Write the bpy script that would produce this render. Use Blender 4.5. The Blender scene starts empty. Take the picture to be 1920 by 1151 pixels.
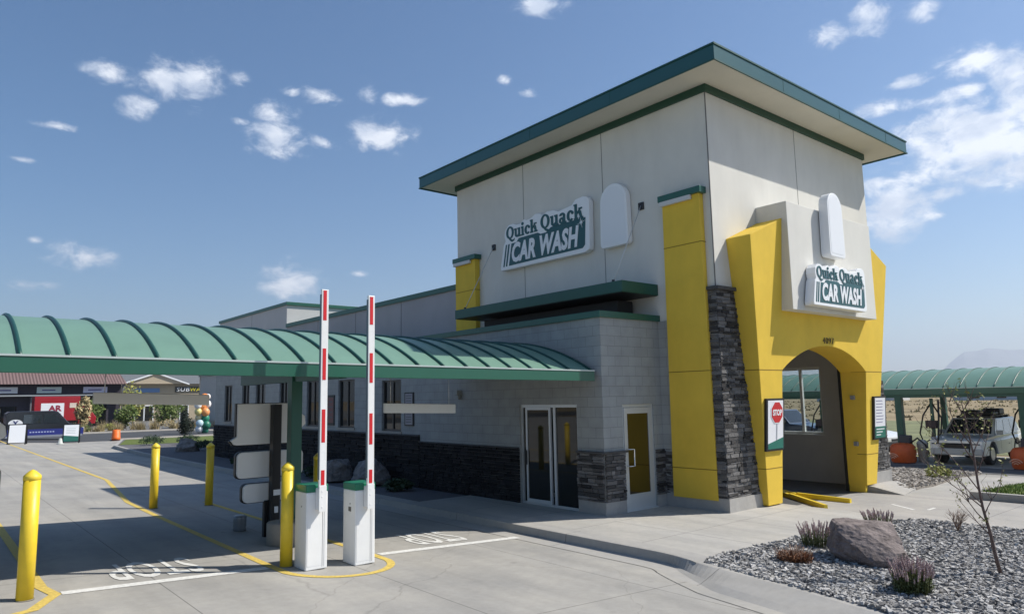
import bpy, bmesh, math, random
from math import sin, cos, pi, radians, sqrt, atan2, tan
from mathutils import Vector, Matrix, noise
R = random.Random(7)
S = bpy.context.scene
C = S.collection
# ------------------------------------------------------------------ camera
cam = bpy.data.cameras.new('camera'); co = bpy.data.objects.new('camera', cam); C.objects.link(co); S.camera = co
YAW, PITCH, ROLL = .8749, .1274, -.0199
fw = Vector((cos(YAW)*cos(PITCH), sin(YAW)*cos(PITCH), sin(PITCH)))
rt = Vector((sin(YAW), -cos(YAW), 0)); up = rt.cross(fw)
r2 = rt*cos(ROLL)+up*sin(ROLL); u2 = -rt*sin(ROLL)+up*cos(ROLL)
CP = Vector((-9.985, -9.336, 2.35))
m = Matrix((r2, u2, -fw)).transposed().to_4x4(); m.translation = CP
co.matrix_world = m
cam.sensor_width = 36; cam.lens = 1329.94/1920*36; cam.clip_start = .05; cam.clip_end = 60000
S.render.resolution_x = 1024; S.render.resolution_y = 613
S.render.engine = 'CYCLES'
S.view_settings.view_transform = 'Standard'; S.view_settings.look = 'None'
S.view_settings.exposure = 0.3; S.view_settings.gamma = 1
S.cycles.max_bounces = 8; S.cycles.volume_bounces = 0
# ------------------------------------------------------------------ sun and sky
SUNV = Vector((.82, -.525, 1)).normalized()
EL = math.asin(SUNV.z); ROT = atan2(SUNV.x, SUNV.y)
sl = bpy.data.lights.new('sun', 'SUN'); sl.energy = 4.9; sl.angle = radians(.5); sl.color = (1, .955, .88)
so = bpy.data.objects.new('sun', sl); C.objects.link(so); so.rotation_euler = (SUNV).to_track_quat('Z', 'Y').to_euler()
W = bpy.data.worlds.new('World'); S.world = W; W.use_nodes = True
wt = W.node_tree; wn = wt.nodes; wl = wt.links; wn.clear()
def N(t, **k):
    n = wn.new(t)
    for a, b in k.items(): setattr(n, a, b)
    return n
wout = N('ShaderNodeOutputWorld'); bg = N('ShaderNodeBackground'); bg.inputs['Strength'].default_value = .102
sky = N('ShaderNodeTexSky'); sky.sky_type = 'NISHITA'; sky.sun_disc = False; sky.sun_elevation = EL; sky.sun_rotation = ROT
sky.altitude = 1400; sky.air_density = 1.15; sky.dust_density = 1.6; sky.ozone_density = 2.5
tcw = N('ShaderNodeTexCoord')
def pxdir(x, y):
    return (fw + r2*((x-960)/1329.94) - u2*((y-575.5)/1329.94)).normalized()
clouds = [(210,137,48,18,1),(305,146,38,28,1.1),(368,150,40,44,1.1),(258,201,34,18,1),(105,236,42,9,.8),(448,150,24,16,.7),(548,172,24,9,.8),(603,181,44,14,.9),
 (690,178,26,16,.7),(752,187,44,11,.9),(510,210,42,16,1),(522,265,46,30,1.1),(608,268,34,14,.8),(716,256,56,26,1),(452,228,24,9,.6),(152,482,54,24,1.0),(547,524,50,30,1.05),
 (395,497,17,11,.5),(675,513,22,8,.7),(945,150,18,12,.6),(990,175,26,12,.5),(1010,12,50,20,.9),(1552,68,32,20,1),(1632,35,34,38,1),(1725,25,44,22,.7),(1740,190,70,16,.8),
 (1650,204,44,14,.9),(1835,112,60,28,1),(1895,138,62,34,.92),(1840,262,120,60,1.3),(1885,215,50,30,1.1),(1760,300,70,44,1.15),(1880,320,90,36,.85),(1680,396,64,44,1.1),(1767,367,42,15,.9),(1700,155,50,12,.8),(1818,172,44,16,.9),
 (65,450,22,11,.5),(45,300,44,10,.35),(60,535,90,18,.4),(1650,345,40,14,.8),(1740,405,36,20,.7),(1590,300,1,1,.1)]
cur = None
for (x, y, a, b, w) in clouds:
    w += .08
    c = pxdir(x, y); k = 1.0/1329.94*pxdir(x, y).dot(fw)**1.5
    sa = 1/(a*k*1.22); sb = 1/(b*k*1.35)
    ma = N('ShaderNodeVectorMath', operation='MULTIPLY_ADD'); wl.new(tcw.outputs['Generated'], ma.inputs[0])
    ma.inputs[1].default_value = (sa, sa, sb); ma.inputs[2].default_value = (-c.x*sa, -c.y*sa, -c.z*sb)
    le = N('ShaderNodeVectorMath', operation='LENGTH'); wl.new(ma.outputs[0], le.inputs[0])
    mm = N('ShaderNodeMath', operation='MULTIPLY_ADD'); wl.new(le.outputs['Value'], mm.inputs[0]); mm.inputs[1].default_value = -1.0; mm.inputs[2].default_value = w
    if cur is None: cur = mm
    else:
        mx = N('ShaderNodeMath', operation='MAXIMUM'); wl.new(cur.outputs[0], mx.inputs[0]); wl.new(mm.outputs[0], mx.inputs[1]); cur = mx
mp = N('ShaderNodeMapping'); mp.inputs['Scale'].default_value = (1, 1, 1.7); wl.new(tcw.outputs['Generated'], mp.inputs['Vector'])
nz = N('ShaderNodeTexNoise'); nz.inputs['Scale'].default_value = 26; nz.inputs['Detail'].default_value = 9; nz.inputs['Roughness'].default_value = .62; nz.inputs['Distortion'].default_value = .3
wl.new(mp.outputs[0], nz.inputs['Vector'])
ns = N('ShaderNodeMath', operation='MULTIPLY_ADD'); wl.new(nz.outputs['Fac'], ns.inputs[0]); ns.inputs[1].default_value = 3.1; ns.inputs[2].default_value = -1.5
ad = N('ShaderNodeMath', operation='ADD'); wl.new(cur.outputs[0], ad.inputs[0]); wl.new(ns.outputs[0], ad.inputs[1])
mr = N('ShaderNodeMapRange', interpolation_type='SMOOTHSTEP'); wl.new(ad.outputs[0], mr.inputs['Value'])
mr.inputs['From Min'].default_value = 0.0; mr.inputs['From Max'].default_value = 1.15; mr.inputs['To Max'].default_value = .92
gt = N('ShaderNodeMapRange', interpolation_type='SMOOTHSTEP'); wl.new(cur.outputs[0], gt.inputs['Value']); gt.inputs['From Min'].default_value = -.25; gt.inputs['From Max'].default_value = .25
mu = N('ShaderNodeMath', operation='MULTIPLY'); wl.new(mr.outputs[0], mu.inputs[0]); wl.new(gt.outputs[0], mu.inputs[1])
cmix = N('ShaderNodeMix', data_type='RGBA'); wl.new(mu.outputs[0], cmix.inputs[0])
csh = N('ShaderNodeMix', data_type='RGBA'); nz2 = N('ShaderNodeTexNoise'); nz2.inputs['Scale'].default_value = 17; nz2.inputs['Detail'].default_value = 6
mp2 = N('ShaderNodeMapping'); mp2.inputs['Location'].default_value = (.0, .0, .022); wl.new(mp.outputs[0], mp2.inputs['Vector']); wl.new(mp2.outputs[0], nz2.inputs['Vector'])
shr = N('ShaderNodeMapRange', interpolation_type='SMOOTHSTEP'); shr.inputs['From Min'].default_value = .36; shr.inputs['From Max'].default_value = .62; wl.new(nz2.outputs['Fac'], shr.inputs['Value'])
shm = N('ShaderNodeMath', operation='MULTIPLY'); wl.new(mr.outputs[0], shm.inputs[0]); wl.new(shr.outputs[0], shm.inputs[1]); wl.new(shm.outputs[0], csh.inputs[0])
csh.inputs[6].default_value = (5.6, 6.3, 7.6, 1); csh.inputs[7].default_value = (8.9, 9.2, 9.8, 1)
hsv = N('ShaderNodeHueSaturation'); hsv.inputs['Saturation'].default_value = 1.22; hsv.inputs['Value'].default_value = 1.0
wl.new(sky.outputs[0], hsv.inputs['Color']); wl.new(hsv.outputs[0], cmix.inputs[6]); wl.new(csh.outputs[2], cmix.inputs[7])
wl.new(cmix.outputs[2], bg.inputs['Color']); wl.new(bg.outputs[0], wout.inputs['Surface'])

# ------------------------------------------------------------------ materials
MATS = {}
def mat(name, col, rough=.6, metal=0, var=0, vscale=4, bump=0, bscale=40, spec=.5, alpha=None, coat=0, detail=6, dirt=None):
    if name in MATS: return MATS[name]
    M = bpy.data.materials.new(name); M.use_nodes = True; t = M.node_tree; b = t.nodes['Principled BSDF']
    b.inputs['Base Color'].default_value = (*col, 1); b.inputs['Roughness'].default_value = rough; b.inputs['Metallic'].default_value = metal
    b.inputs['Specular IOR Level'].default_value = spec
    if coat: b.inputs['Coat Weight'].default_value = coat; b.inputs['Coat Roughness'].default_value = .08
    g = t.nodes.new('ShaderNodeNewGeometry')
    if var:
        n = t.nodes.new('ShaderNodeTexNoise'); n.inputs['Scale'].default_value = vscale; n.inputs['Detail'].default_value = detail; n.inputs['Roughness'].default_value = .6
        t.links.new(g.outputs['Position'], n.inputs['Vector'])
        r = t.nodes.new('ShaderNodeMapRange'); r.inputs['From Min'].default_value = .3; r.inputs['From Max'].default_value = .7
        r.inputs['To Min'].default_value = 1-var; r.inputs['To Max'].default_value = 1+var; t.links.new(n.outputs['Fac'], r.inputs['Value'])
        v = t.nodes.new('ShaderNodeVectorMath'); v.operation = 'SCALE'; v.inputs[0].default_value = col; t.links.new(r.outputs[0], v.inputs['Scale'])
        t.links.new(v.outputs[0], b.inputs['Base Color'])
    if bump:
        n2 = t.nodes.new('ShaderNodeTexNoise'); n2.inputs['Scale'].default_value = bscale; n2.inputs['Detail'].default_value = 4; t.links.new(g.outputs['Position'], n2.inputs['Vector'])
        bp = t.nodes.new('ShaderNodeBump'); bp.inputs['Strength'].default_value = bump; bp.inputs['Distance'].default_value = .01
        t.links.new(n2.outputs['Fac'], bp.inputs['Height']); t.links.new(bp.outputs[0], b.inputs['Normal'])
    MATS[name] = M; return M

def streaks(M, amt):
    t = M.node_tree; b = t.nodes['Principled BSDF']; L = t.links; src = b.inputs['Base Color'].links[0].from_socket
    g = t.nodes.new('ShaderNodeNewGeometry'); mp_ = t.nodes.new('ShaderNodeMapping'); mp_.inputs['Scale'].default_value = (1.3, 1.3, .3); L.new(g.outputs['Position'], mp_.inputs['Vector'])
    n = t.nodes.new('ShaderNodeTexNoise'); n.inputs['Scale'].default_value = 1; n.inputs['Detail'].default_value = 7; n.inputs['Roughness'].default_value = .65; L.new(mp_.outputs[0], n.inputs['Vector'])
    r = t.nodes.new('ShaderNodeMapRange'); r.inputs['From Min'].default_value = .42; r.inputs['From Max'].default_value = .75; r.inputs['To Min'].default_value = 1.02; r.inputs['To Max'].default_value = 1-amt; L.new(n.outputs['Fac'], r.inputs['Value'])
    v = t.nodes.new('ShaderNodeVectorMath'); v.operation = 'SCALE'; L.new(src, v.inputs[0]); L.new(r.outputs[0], v.inputs['Scale']); L.new(v.outputs[0], b.inputs['Base Color'])
def nodes(M):
    t = M.node_tree
    def n(ty, **k):
        x = t.nodes.new(ty)
        for a, b in k.items(): setattr(x, a, b)
        return x
    return t, n, t.links.new
def concrete(name, base, jx=None, jy=None, ox=0, oy=0, stain=.16, warm=(1, .985, .94), wear=False):
    M = mat(name, base, .85, bump=.25, bscale=120); t, n, L = nodes(M); b = t.nodes['Principled BSDF']
    g = n('ShaderNodeNewGeometry'); pos = g.outputs['Position']
    n1 = n('ShaderNodeTexNoise'); n1.inputs['Scale'].default_value = .55; n1.inputs['Detail'].default_value = 8; n1.inputs['Roughness'].default_value = .65; L(pos, n1.inputs['Vector'])
    n2 = n('ShaderNodeTexNoise'); n2.inputs['Scale'].default_value = 9; n2.inputs['Detail'].default_value = 8; n2.inputs['Roughness'].default_value = .7; L(pos, n2.inputs['Vector'])
    n3 = n('ShaderNodeTexNoise'); n3.inputs['Scale'].default_value = 170; n3.inputs['Detail'].default_value = 3; L(pos, n3.inputs['Vector'])
    def rng(o, a, c, lo, hi):
        r = n('ShaderNodeMapRange'); r.inputs['From Min'].default_value = a; r.inputs['From Max'].default_value = c; r.inputs['To Min'].default_value = lo; r.inputs['To Max'].default_value = hi; L(o, r.inputs['Value']); return r.outputs[0]
    def mul(a, c):
        x = n('ShaderNodeMath', operation='MULTIPLY'); L(a, x.inputs[0]); L(c, x.inputs[1]); return x.outputs[0]
    f = mul(rng(n1.outputs['Fac'], .3, .7, 1-stain, 1+stain*.8), rng(n2.outputs['Fac'], .3, .7, .92, 1.07))
    f = mul(f, rng(n3.outputs['Fac'], .3, .7, .93, 1.06))
    # directional streaks from tyres along the lanes
    mpn = n('ShaderNodeMapping'); mpn.inputs['Scale'].default_value = (2.6, .22, 1); mpn.inputs['Rotation'].default_value = (0, 0, .03); L(pos, mpn.inputs['Vector'])
    n4 = n('ShaderNodeTexNoise'); n4.inputs['Scale'].default_value = 1.0; n4.inputs['Detail'].default_value = 5; L(mpn.outputs[0], n4.inputs['Vector'])
    f = mul(f, rng(n4.outputs['Fac'], .35, .75, 1.04, .86))
    if wear:
        vs = n('ShaderNodeTexVoronoi'); vs.inputs['Scale'].default_value = 1.3; L(pos, vs.inputs['Vector'])
        f = mul(f, rng(vs.outputs['Distance'], .01, .09, .72, 1.0))
        # thin random crazing lines
        vc = n('ShaderNodeTexVoronoi', feature='DISTANCE_TO_EDGE'); vc.inputs['Scale'].default_value = .22
        nv = n('ShaderNodeTexNoise'); nv.inputs['Scale'].default_value = 1.2; nv.inputs['Detail'].default_value = 6; L(pos, nv.inputs['Vector'])
        mv = n('ShaderNodeVectorMath', operation='MULTIPLY_ADD'); L(nv.outputs['Color'], mv.inputs[0]); mv.inputs[1].default_value = (.7, .7, 0); L(pos, mv.inputs[2])
        L(mv.outputs[0], vc.inputs['Vector']); f = mul(f, rng(vc.outputs['Distance'], .0, .0022, .8, 1.0))
    sep = n('ShaderNodeSeparateXYZ'); L(pos, sep.inputs[0])
    for comp, per, off in (('X', jx, ox), ('Y', jy, oy)):
        if not per: continue
        s_ = n('ShaderNodeMath', operation='ADD'); L(sep.outputs[comp], s_.inputs[0]); s_.inputs[1].default_value = -off+per*100
        d = n('ShaderNodeMath', operation='MODULO'); L(s_.outputs[0], d.inputs[0]); d.inputs[1].default_value = per
        lt = n('ShaderNodeMath', operation='LESS_THAN'); L(d.outputs[0], lt.inputs[0]); lt.inputs[1].default_value = .012
        f = mul(f, rng(lt.outputs[0], 0, 1, 1, .42))
    cr = n('ShaderNodeMix', data_type='RGBA'); L(rng(n1.outputs['Fac'], .35, .65, 0, 1), cr.inputs[0])
    cr.inputs[6].default_value = (base[0]*.97, base[1]*.96, base[2]*.96, 1); cr.inputs[7].default_value = (base[0]*warm[0]*1.02, base[1]*warm[1], base[2]*warm[2], 1)
    v = n('ShaderNodeVectorMath', operation='SCALE'); L(cr.outputs[2], v.inputs[0]); L(f, v.inputs['Scale']); L(v.outputs[0], b.inputs['Base Color'])
    return M
CONC = concrete('lot_concrete', (.35, .342, .316), 2.3, 4.6, -7.645, 1.0, wear=True)
WALK = concrete('walk_concrete', (.42, .41, .38), 1.55, 1.5, -.35, -.55, .08)
KERB = concrete('kerb_concrete', (.38, .372, .35), None, 3.05, 0, -.75, .08)
DRIVE = concrete('drive_concrete', (.36, .35, .33), 3.6, 3.0, 3.5, -4.6, .16)
YEL = mat('yellow_stucco', (.78, .53, .06), .75, var=.05, vscale=2.5, bump=.35, bscale=220, spec=.3)
YELD = mat('yellow_groove', (.28, .17, .012), .8)
YELP = mat('yellow_paint', (.78, .56, .03), .42, var=.07, vscale=6, bump=.1, bscale=60)
YLINE = mat('yellow_line_paint', (.60, .44, .10), .8, var=.25, vscale=25)
WLINE = mat('white_line_paint', (.66, .65, .61), .8, var=.2, vscale=22)
CREAM = mat('cream_stucco', (.68, .665, .61), .8, var=.035, vscale=1.5, bump=.35, bscale=220, spec=.3)
CREAM2 = mat('soffit_cream', (.66, .62, .53), .8, var=.04, vscale=1.5, bump=.2, bscale=150, spec=.3)
GREYST = mat('grey_stucco', (.40, .39, .40), .8, var=.04, vscale=1.5, bump=.35, bscale=200, spec=.3)
JOINT = mat('joint_shadow_line', (.16, .155, .15), .9)
GREEN = mat('green_metal', (.015, .10, .068), .38, var=.06, vscale=3, spec=.6)
TEAL = mat('fascia_green_metal', (.014, .085, .075), .3, metal=.2, var=.05, vscale=2, spec=.9)
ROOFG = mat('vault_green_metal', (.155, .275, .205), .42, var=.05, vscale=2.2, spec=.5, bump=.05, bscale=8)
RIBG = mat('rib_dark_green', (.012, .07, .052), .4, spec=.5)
WHITEM = mat('white_metal', (.80, .80, .78), .4, var=.03, vscale=5, spec=.5)
WHITES = mat('white_sign_face', (.82, .83, .84), .35)
NAVY = mat('sign_dark_green', (.014, .085, .09), .35)
SGREEN = mat('sign_side_white', (.86, .87, .87), .4)
ALU = mat('aluminium_frame', (.62, .64, .64), .38, metal=.35, spec=.6)
DARK = mat('black_metal', (.012, .012, .013), .45)
BLACK = mat('black_paint', (.008, .008, .009), .5)
RUB = mat('tyre_rubber', (.015, .015, .016), .85, bump=.4, bscale=90)
RED = mat('red_reflective', (.62, .015, .02), .4)
GREYP = mat('grey_panel', (.72, .71, .68), .55, var=.03, vscale=3)
GREYL = mat('light_grey_panel', (.78, .80, .78), .5, var=.03, vscale=3)
INT = mat('tunnel_interior', (.52, .51, .50), .7, var=.06, vscale=2)
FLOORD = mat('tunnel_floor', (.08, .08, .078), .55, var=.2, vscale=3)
ORANGE = mat('orange_plastic', (.55, .095, .015), .5, var=.1, vscale=6)
ASPH = mat('asphalt', (.06, .062, .065), .9, var=.18, vscale=6, bump=.5, bscale=200)
for m_ in (YEL, CREAM, GREYST, WHITEM): streaks(m_, .07)
for m_ in (ROOFG, YELP): streaks(m_, .07)
def glassy(name, col, rough=.03):
    return mat(name, col, rough, spec=1.0, coat=.6)
GLD = mat('dark_window_glass', (.008, .010, .010), .03, spec=.55)
GLC = glassy('car_glass', (.02, .026, .03))
def clearglass(name):
    M = bpy.data.materials.new(name); M.use_nodes = True; t, n, L = nodes(M); t.nodes.clear()
    o = n('ShaderNodeOutputMaterial'); mx = n('ShaderNodeMixShader'); tr = n('ShaderNodeBsdfTransparent'); gl = n('ShaderNodeBsdfGlossy'); gl.inputs['Roughness'].default_value = .02
    tr.inputs[0].default_value = (.86, .9, .9, 1); mx.inputs[0].default_value = .1
    L(tr.outputs[0], mx.inputs[1]); L(gl.outputs[0], mx.inputs[2]); L(mx.outputs[0], o.inputs[0]); return M
GLT = clearglass('clear_glass')
def cmu(name, col):
    M = mat(name, col, .85, bump=.3, bscale=160, spec=.3); t, n, L = nodes(M); b = t.nodes['Principled BSDF']
    g = n('ShaderNodeNewGeometry'); s = n('ShaderNodeSeparateXYZ'); L(g.outputs['Position'], s.inputs[0])
    a = n('ShaderNodeMath', operation='ADD'); L(s.outputs['X'], a.inputs[0]); L(s.outputs['Y'], a.inputs[1])
    c = n('ShaderNodeCombineXYZ'); L(a.outputs[0], c.inputs[0]); L(s.outputs['Z'], c.inputs[1])
    br = n('ShaderNodeTexBrick'); L(c.outputs[0], br.inputs['Vector']); br.inputs['Scale'].default_value = 1
    br.inputs['Brick Width'].default_value = .395; br.inputs['Row Height'].default_value = .195; br.inputs['Mortar Size'].default_value = .006; br.inputs['Mortar Smooth'].default_value = .25; br.inputs['Bias'].default_value = 0
    br.inputs['Color1'].default_value = (*[x*1.03 for x in col], 1); br.inputs['Color2'].default_value = (*[x*.95 for x in col], 1); br.inputs['Mortar'].default_value = (*[x*.74 for x in col], 1)
    nn = n('ShaderNodeTexNoise'); nn.inputs['Scale'].default_value = 3; nn.inputs['Detail'].default_value = 7; L(g.outputs['Position'], nn.inputs['Vector'])
    r = n('ShaderNodeMapRange'); L(nn.outputs['Fac'], r.inputs['Value']); r.inputs['From Min'].default_value = .3; r.inputs['From Max'].default_value = .7; r.inputs['To Min'].default_value = .9; r.inputs['To Max'].default_value = 1.08
    v = n('ShaderNodeVectorMath', operation='SCALE'); L(br.outputs['Color'], v.inputs[0]); L(r.outputs[0], v.inputs['Scale']); L(v.outputs[0], b.inputs['Base Color'])
    bp = [x for x in t.nodes if x.type == 'BUMP'][0]
    b2 = n('ShaderNodeBump'); b2.invert = True; b2.inputs['Strength'].default_value = .45; b2.inputs['Distance'].default_value = .008
    L(br.outputs['Fac'], b2.inputs['Height']); L(bp.outputs[0], b2.inputs['Normal']); L(b2.outputs[0], b.inputs['Normal'])
    return M
CMU = cmu('painted_block', (.34, .352, .34))
def rocky(name, c1, c2, sc, bump=.8, bs=12, rnd=False):
    M = mat(name, c1, .88, spec=.25); t, n, L = nodes(M); b = t.nodes['Principled BSDF']
    g = n('ShaderNodeNewGeometry')
    nn = n('ShaderNodeTexNoise'); nn.inputs['Scale'].default_value = sc; nn.inputs['Detail'].default_value = 8; nn.inputs['Roughness'].default_value = .7; L(g.outputs['Position'], nn.inputs['Vector'])
    rp = n('ShaderNodeValToRGB'); rp.color_ramp.elements[0].position = .33; rp.color_ramp.elements[1].position = .68
    rp.color_ramp.elements[0].color = (*c1, 1); rp.color_ramp.elements[1].color = (*c2, 1)
    if rnd:
        L(g.outputs['Random Per Island'], rp.inputs[0]); rp.color_ramp.elements[0].position = .0; rp.color_ramp.elements[1].position = 1.0
        r = n('ShaderNodeMapRange'); L(nn.outputs['Fac'], r.inputs['Value']); r.inputs['From Min'].default_value = .3; r.inputs['From Max'].default_value = .7; r.inputs['To Min'].default_value = .75; r.inputs['To Max'].default_value = 1.2
        v = n('ShaderNodeVectorMath', operation='SCALE'); L(rp.outputs[0], v.inputs[0]); L(r.outputs[0], v.inputs['Scale']); L(v.outputs[0], b.inputs['Base Color'])
    else:
        L(nn.outputs['Fac'], rp.inputs[0]); L(rp.outputs[0], b.inputs['Base Color'])
    n2 = n('ShaderNodeTexNoise'); n2.inputs['Scale'].default_value = bs; n2.inputs['Detail'].default_value = 10; L(g.outputs['Position'], n2.inputs['Vector'])
    bp = n('ShaderNodeBump'); bp.inputs['Strength'].default_value = bump; bp.inputs['Distance'].default_value = .03; L(n2.outputs['Fac'], bp.inputs['Height']); L(bp.outputs[0], b.inputs['Normal'])
    return M
STONE = rocky('dark_ledge_stone', (.030, .028, .028), (.20, .192, .185), 3, .6, 40, True)
BOULD = rocky('boulder_rock', (.10, .082, .076), (.27, .225, .21), 5.5, 1, 14)
BOULD2 = rocky('pale_boulder_rock', (.12, .11, .10), (.30, .28, .27), 5, 1, 9)
GRAV = rocky('grey_gravel', (.11, .106, .104), (.58, .56, .53), 20, .4, 60, True)
GRAVB = rocky('gravel_bed', (.10, .098, .10), (.30, .29, .29), 60, 1, 45)
GRAVT = rocky('tan_gravel', (.20, .175, .15), (.48, .44, .39), 20, .4, 60, True)
GRAVTB = rocky('tan_gravel_bed', (.16, .14, .12), (.40, .36, .31), 45, 1, 40)
DRYF = rocky('dry_field', (.17, .13, .065), (.36, .28, .16), .09, .6, 2)
GRASS = rocky('green_grass', (.07, .105, .02), (.17, .20, .055), 8, .6, 60)
SOIL = rocky('bed_soil', (.09, .085, .09), (.22, .215, .22), 30, 1, 40)
def leafmat(name, c1, c2):
    M = mat(name, c1, .6, spec=.3); t, n, L = nodes(M); b = t.nodes['Principled BSDF']
    g = n('ShaderNodeNewGeometry'); rp = n('ShaderNodeValToRGB'); rp.color_ramp.elements[0].color = (*c1, 1); rp.color_ramp.elements[1].color = (*c2, 1)
    L(g.outputs['Random Per Island'], rp.inputs[0]); L(rp.outputs[0], b.inputs['Base Color']); return M
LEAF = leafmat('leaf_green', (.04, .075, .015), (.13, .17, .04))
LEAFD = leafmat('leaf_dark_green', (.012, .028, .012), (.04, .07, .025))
LEAFY = leafmat('leaf_yellow_green', (.16, .19, .035), (.34, .32, .08))
LAV = leafmat('lavender_purple', (.24, .15, .15), (.48, .37, .36))
LAVG = leafmat('lavender_green', (.05, .065, .02), (.14, .16, .06))
RUST = leafmat('rust_brown_leaf', (.10, .035, .015), (.30, .13, .05))
DRYG = leafmat('dry_grass_blade', (.25, .19, .09), (.50, .41, .22))
BARK = mat('sapling_bark', (.13, .085, .07), .8, var=.3, vscale=40)
TWIG = mat('twig_brown', (.22, .15, .11), .8, var=.3, vscale=30)

# ------------------------------------------------------------------ helpers
def gz(x, y=0): return .045*min(max(0, -1.8-x), 8)-.055*min(max(0, x-8.7), 8)
def tag(o, label=None, cat=None, group=None, kind=None):
    if label: o['label'] = label
    if cat: o['category'] = cat
    if group: o['group'] = group
    if kind: o['kind'] = kind
    return o
def thing(name, loc, label, cat, group=None, rz=0):
    o = bpy.data.objects.new(name, None); C.objects.link(o); o.location = loc; o.rotation_euler = (0, 0, rz); o.empty_display_size = .3
    return tag(o, label, cat, group)
def wloc(o):
    v = Vector((0, 0, 0))
    while o: v += o.location; o = o.parent
    return v
class MB:
    """collects shapes and links them as one mesh object; local=True keeps coordinates relative to the parent"""
    def __init__(s): s.v = []; s.f = []; s.sm = []
    def add(s, vs, fs, smooth=False):
        k = len(s.v); s.v += [tuple(a) for a in vs]; s.f += [tuple(i+k for i in f) for f in fs]; s.sm += [smooth]*len(fs); return s
    def box(s, x0, y0, z0, x1, y1, z1, Mx=None):
        vs = [Vector(p) for p in ((x0,y0,z0),(x1,y0,z0),(x1,y1,z0),(x0,y1,z0),(x0,y0,z1),(x1,y0,z1),(x1,y1,z1),(x0,y1,z1))]
        if Mx: vs = [Mx@p for p in vs]
        return s.add(vs, ((3,2,1,0),(4,5,6,7),(0,1,5,4),(1,2,6,5),(2,3,7,6),(3,0,4,7)))
    def hexa(s, lo, hi): # two quads bottom/top
        return s.add(list(lo)+list(hi), ((3,2,1,0),(4,5,6,7),(0,1,5,4),(1,2,6,5),(2,3,7,6),(3,0,4,7)))
    def prism(s, poly, fn, a, b, smooth=False):
        """poly: 2-D outline; fn(u,v,w)->3-D; extruded w from a to b"""
        n = len(poly); lo = [fn(u, v, a) for u, v in poly]; hi = [fn(u, v, b) for u, v in poly]
        k = len(s.v); s.v += [tuple(p) for p in lo+hi]
        s.f += [tuple(k+i for i in range(n))[::-1], tuple(k+n+i for i in range(n))]; s.sm += [False, False]
        for i in range(n): j = (i+1) % n; s.f.append((k+i, k+j, k+n+j, k+n+i)); s.sm.append(smooth)
        return s
    def cyl(s, p, q, r0, r1=None, n=16, cap=True, smooth=True):
        p = Vector(p); q = Vector(q); r1 = r0 if r1 is None else r1; d = (q-p).normalized()
        a = d.orthogonal().normalized(); b = d.cross(a); vs = []
        for c, r in ((p, r0), (q, r1)):
            vs += [c+(a*cos(2*pi*i/n)+b*sin(2*pi*i/n))*r for i in range(n)]
        s.add(vs, [(i, (i+1) % n, n+(i+1) % n, n+i) for i in range(n)], smooth)
        if cap: k = len(s.v)-2*n; s.f += [tuple(k+i for i in range(n))[::-1], tuple(k+n+i for i in range(n))]; s.sm += [False, False]
        return s
    def tube(s, pts, rs, n=6):
        P = [Vector(p) for p in pts]; ring = []
        if not hasattr(rs, '__len__'): rs = [rs]*len(P)
        k = len(s.v); a = None
        for i, p in enumerate(P):
            d = (P[min(i+1, len(P)-1)]-P[max(i-1, 0)]).normalized()
            a = d.orthogonal().normalized() if a is None else (a-d*a.dot(d)).normalized()
            b = d.cross(a)
            s.v += [tuple(p+(a*cos(2*pi*j/n)+b*sin(2*pi*j/n))*rs[i]) for j in range(n)]
        for i in range(len(P)-1):
            for j in range(n): s.f.append((k+i*n+j, k+i*n+(j+1) % n, k+(i+1)*n+(j+1) % n, k+(i+1)*n+j)); s.sm.append(True)
        s.f += [tuple(k+j for j in range(n))[::-1], tuple(k+(len(P)-1)*n+j for j in range(n))]; s.sm += [False, False]
        return s
    def lathe(s, c, prof, n=24):
        c = Vector(c); k = len(s.v)
        for r, z in prof: s.v += [tuple(c+Vector((r*cos(2*pi*j/n), r*sin(2*pi*j/n), z))) for j in range(n)]
        for i in range(len(prof)-1):
            for j in range(n): s.f.append((k+i*n+j, k+i*n+(j+1) % n, k+(i+1)*n+(j+1) % n, k+(i+1)*n+j)); s.sm.append(True)
        s.f += [tuple(k+j for j in range(n))[::-1], tuple(k+(len(prof)-1)*n+j for j in range(n))]; s.sm += [False, False]
        return s
    def build(s, name, material, parent=None, local=False, bevel=0, fix=True, seg=2):
        me = bpy.data.meshes.new(name)
        off = Vector((0, 0, 0)) if (local or parent is None) else wloc(parent)
        me.from_pydata([tuple(Vector(v)-off) for v in s.v], [], s.f)
        me.polygons.foreach_set('use_smooth', s.sm)
        me.materials.append(material)
        if fix:
            bm = bmesh.new(); bm.from_mesh(me)
            bmesh.ops.recalc_face_normals(bm, faces=bm.faces); bm.to_mesh(me); bm.free()
        me.update()
        o = bpy.data.objects.new(name, me); C.objects.link(o)
        if parent: o.parent = parent
        if bevel:
            md = o.modifiers.new('bevel', 'BEVEL'); md.width = bevel; md.segments = seg; md.limit_method = 'ANGLE'; md.angle_limit = radians(40)
            md.harden_normals = False
        return o
def one(name, mb, material, label, cat, group=None, base=None, **k):
    o = mb.build(name, material, **k)
    if base is not None:
        b = Vector(base)
        for v in o.data.vertices: v.co -= b
        o.location = b
    return tag(o, label, cat, group)
def struct(name, mb, material, **k):
    o = mb.build(name, material, **k); o['kind'] = 'structure'; return o
def copy_tree(o, parent=None):
    c = o.copy(); C.objects.link(c); c.parent = parent
    for ch in list(o.children): copy_tree(ch, c)
    return c
XB = [-9.8, -1.8, 8.7, 16.7]
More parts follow.
